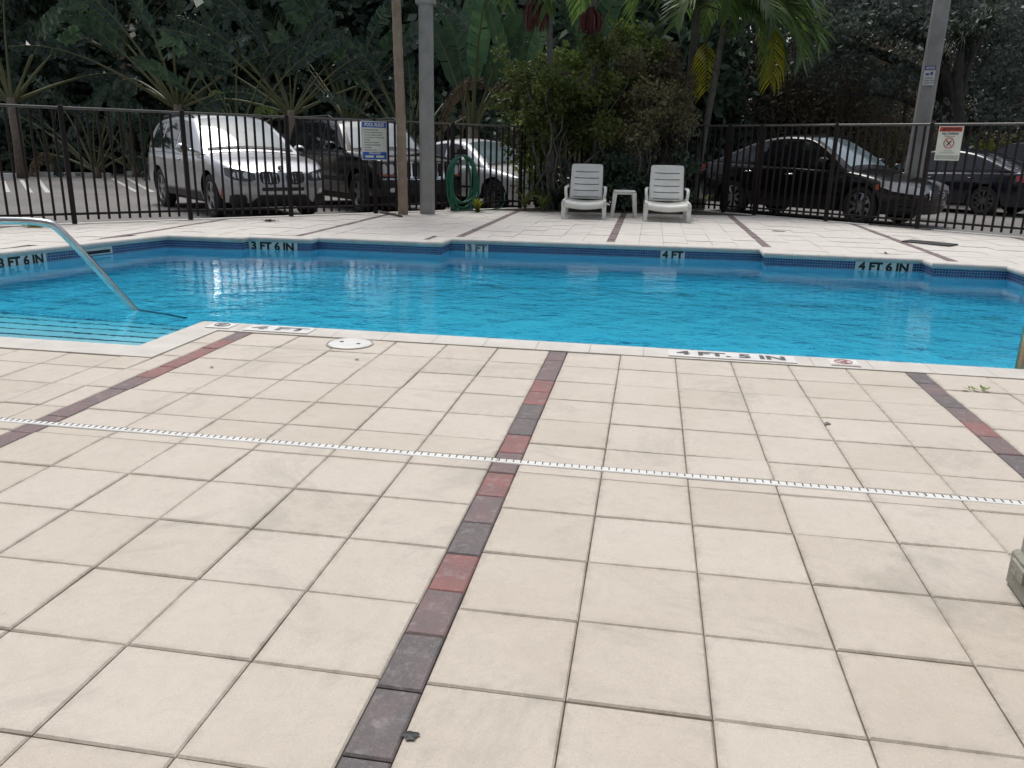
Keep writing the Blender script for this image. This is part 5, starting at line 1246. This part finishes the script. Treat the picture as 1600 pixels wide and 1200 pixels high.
low_plant(820, 330, T1, 'grassy green tuft at the left end of the planting bed')
low_plant(848, 331, T1, 'grassy green tuft nearer the left lounger', .9); low_plant(748, 331, T3, 'small lime green plant at the foot of the hose', 1.0, -.1)
low_plant(835, 326, T2, 'broad leaved dark plant between the two grassy tufts', 1.3, .3); low_plant(868, 329, T2, 'broad leaved plant behind the left lounger armrest', 1.2, .1)
low_plant(945, 318, T3, 'lime green plant behind the left lounger and side table', 1.9, -.6); low_plant(985, 322, T2, 'dark broad leaved plant behind the side table', 1.3); low_plant(1100, 326, T1, 'wispy tuft beside the flower pot', .8, .15)
# --- oak with heavy limbs beyond the sedans and a strap-leaved tree
Yo = 29.0; ok = empty('oak_tree', (*AT(1490, 260, Yo)[:2], LZ)); O = Vector(ok.location); mb = MB()
K = lambda px, py, dy=0: AT(px, py, Yo+dy)-O
mb.tube(smoothpath([K(1490, 290)-Vector((0, 0, .4)), K(1490, 235), K(1486, 190), K(1484, 150)], 2), .38, 10, cap=False)
def big_limb(pts, ra, rb): 
    P = smoothpath([K(*p) for p in pts], 2); mb.tube(P, [ra+(rb-ra)*i/(len(P)-1) for i in range(len(P))], 8, cap=False)
big_limb([(1486, 180), (1460, 130, .5), (1405, 95, 1), (1350, 75, 1.2), (1300, 72, 1)], .26, .08); big_limb([(1485, 165), (1470, 90, .5), (1440, 60, .8), (1385, 38, 1), (1345, 12, 1), (1300, -30, 1)], .24, .10)
big_limb([(1487, 170), (1500, 90, .4), (1535, 40, .8), (1570, -20, .6)], .22, .1); big_limb([(1490, 200), (1420, 155, -.5), (1370, 145, -.6), (1310, 150, -.5)], .13, .04)
big_limb([(1495, 215), (1540, 185, -1), (1590, 165, -1.4), (1640, 160, -1)], .16, .06); big_limb([(1440, 60, .8), (1430, 20, .6), (1400, -30, .5)], .12, .06); big_limb([(1420, 155, -.5), (1410, 190, -.8), (1430, 215, -.9)], .07, .03)
mb.build('trunk', m_barkd, ok, True)
rs = np.random.default_rng(77); cl = []
for (px, py, n_, sx, sy_) in ((1330, 20, 60, 70, 35), (1420, 10, 70, 60, 40), (1520, 10, 70, 60, 40), (1600, 40, 40, 40, 50), (1300, 90, 26, 50, 25), (1390, 120, 18, 40, 25), (1570, 120, 32, 40, 35), (1450, -60, 90, 140, 40), (1560, 175, 16, 50, 15), (1280, -40, 60, 60, 50)):
    for _ in range(n_): v = K(px+rs.normal()*sx*.6, py+rs.normal()*sy_*.6, rs.normal()*1.6); cl.append(tuple(v))
ob('crown', leaf_cloud('crown', np.array(cl), 62, (.5, .5, .38), .17, m_leaf_oak, rs), ok); tag(ok, 'large dark oak with heavy twisting limbs beyond the sedans', 'tree')
Yd = 25.0; bs_ = AT(1502, 250, Yd); dt = tag(empty('strap_leaf_tree', (bs_.x, Yd, LZ)), 'dark tree with hanging strap leaves behind the leaning concrete pole', 'tree')
hd = [AT(1500, 82, Yd)-Vector(dt.location), AT(1538, 50, Yd+.3)-Vector(dt.location), AT(1470, 110, Yd+.4)-Vector(dt.location)]
tr_ = MB(); tr_.tube(smoothpath([(0, 0, -.1), (.0, 0, 1.2), hd[0]*.8, hd[0]], 2), .11, 8); 
for h_ in hd[1:]: tr_.tube(smoothpath([hd[0]*.55, (hd[0]*.5+h_*.4), h_], 2), .07, 7)
tr_.build('trunk', m_barkd, dt, True)
st_me = tuft(9, 120, 1.5, .022, m_leaf_strap, 2.5)
for i, h_ in enumerate(hd): o = ob('leaf_head', st_me, dt, h_, (0, 0, i*2.0)); o.scale = (.9-.1*i,)*3
yb_ = AT(1530, 240, 30); lb_ = shrub_form(61, m_leaf_lime, (.9, .7, .6), 40, 60, .12, .8, 'lime_shrub', spread=.3); put(lb_, (yb_.x, 28.0, LZ), 0, 1.2, 'yellow green shrub behind the dark SUV')
# a low garden wall far behind the sedans
wa, wb_ = AT(1060, 215, 40), AT(1700, 215, 44); dv_ = (wb_-wa); wl = MB(); wl.box((0, 0, 1.0), (Vector((dv_.x, dv_.y)).length, .2, 2.3)); wo = wl.build('garden_wall', m_wall, None, loc=((wa.x+wb_.x)/2, (wa.y+wb_.y)/2, LZ), rot=(0, 0, math.atan2(dv_.y, dv_.x))); tag(wo, 'low pinkish wall far behind the trees and sedans', 'wall')
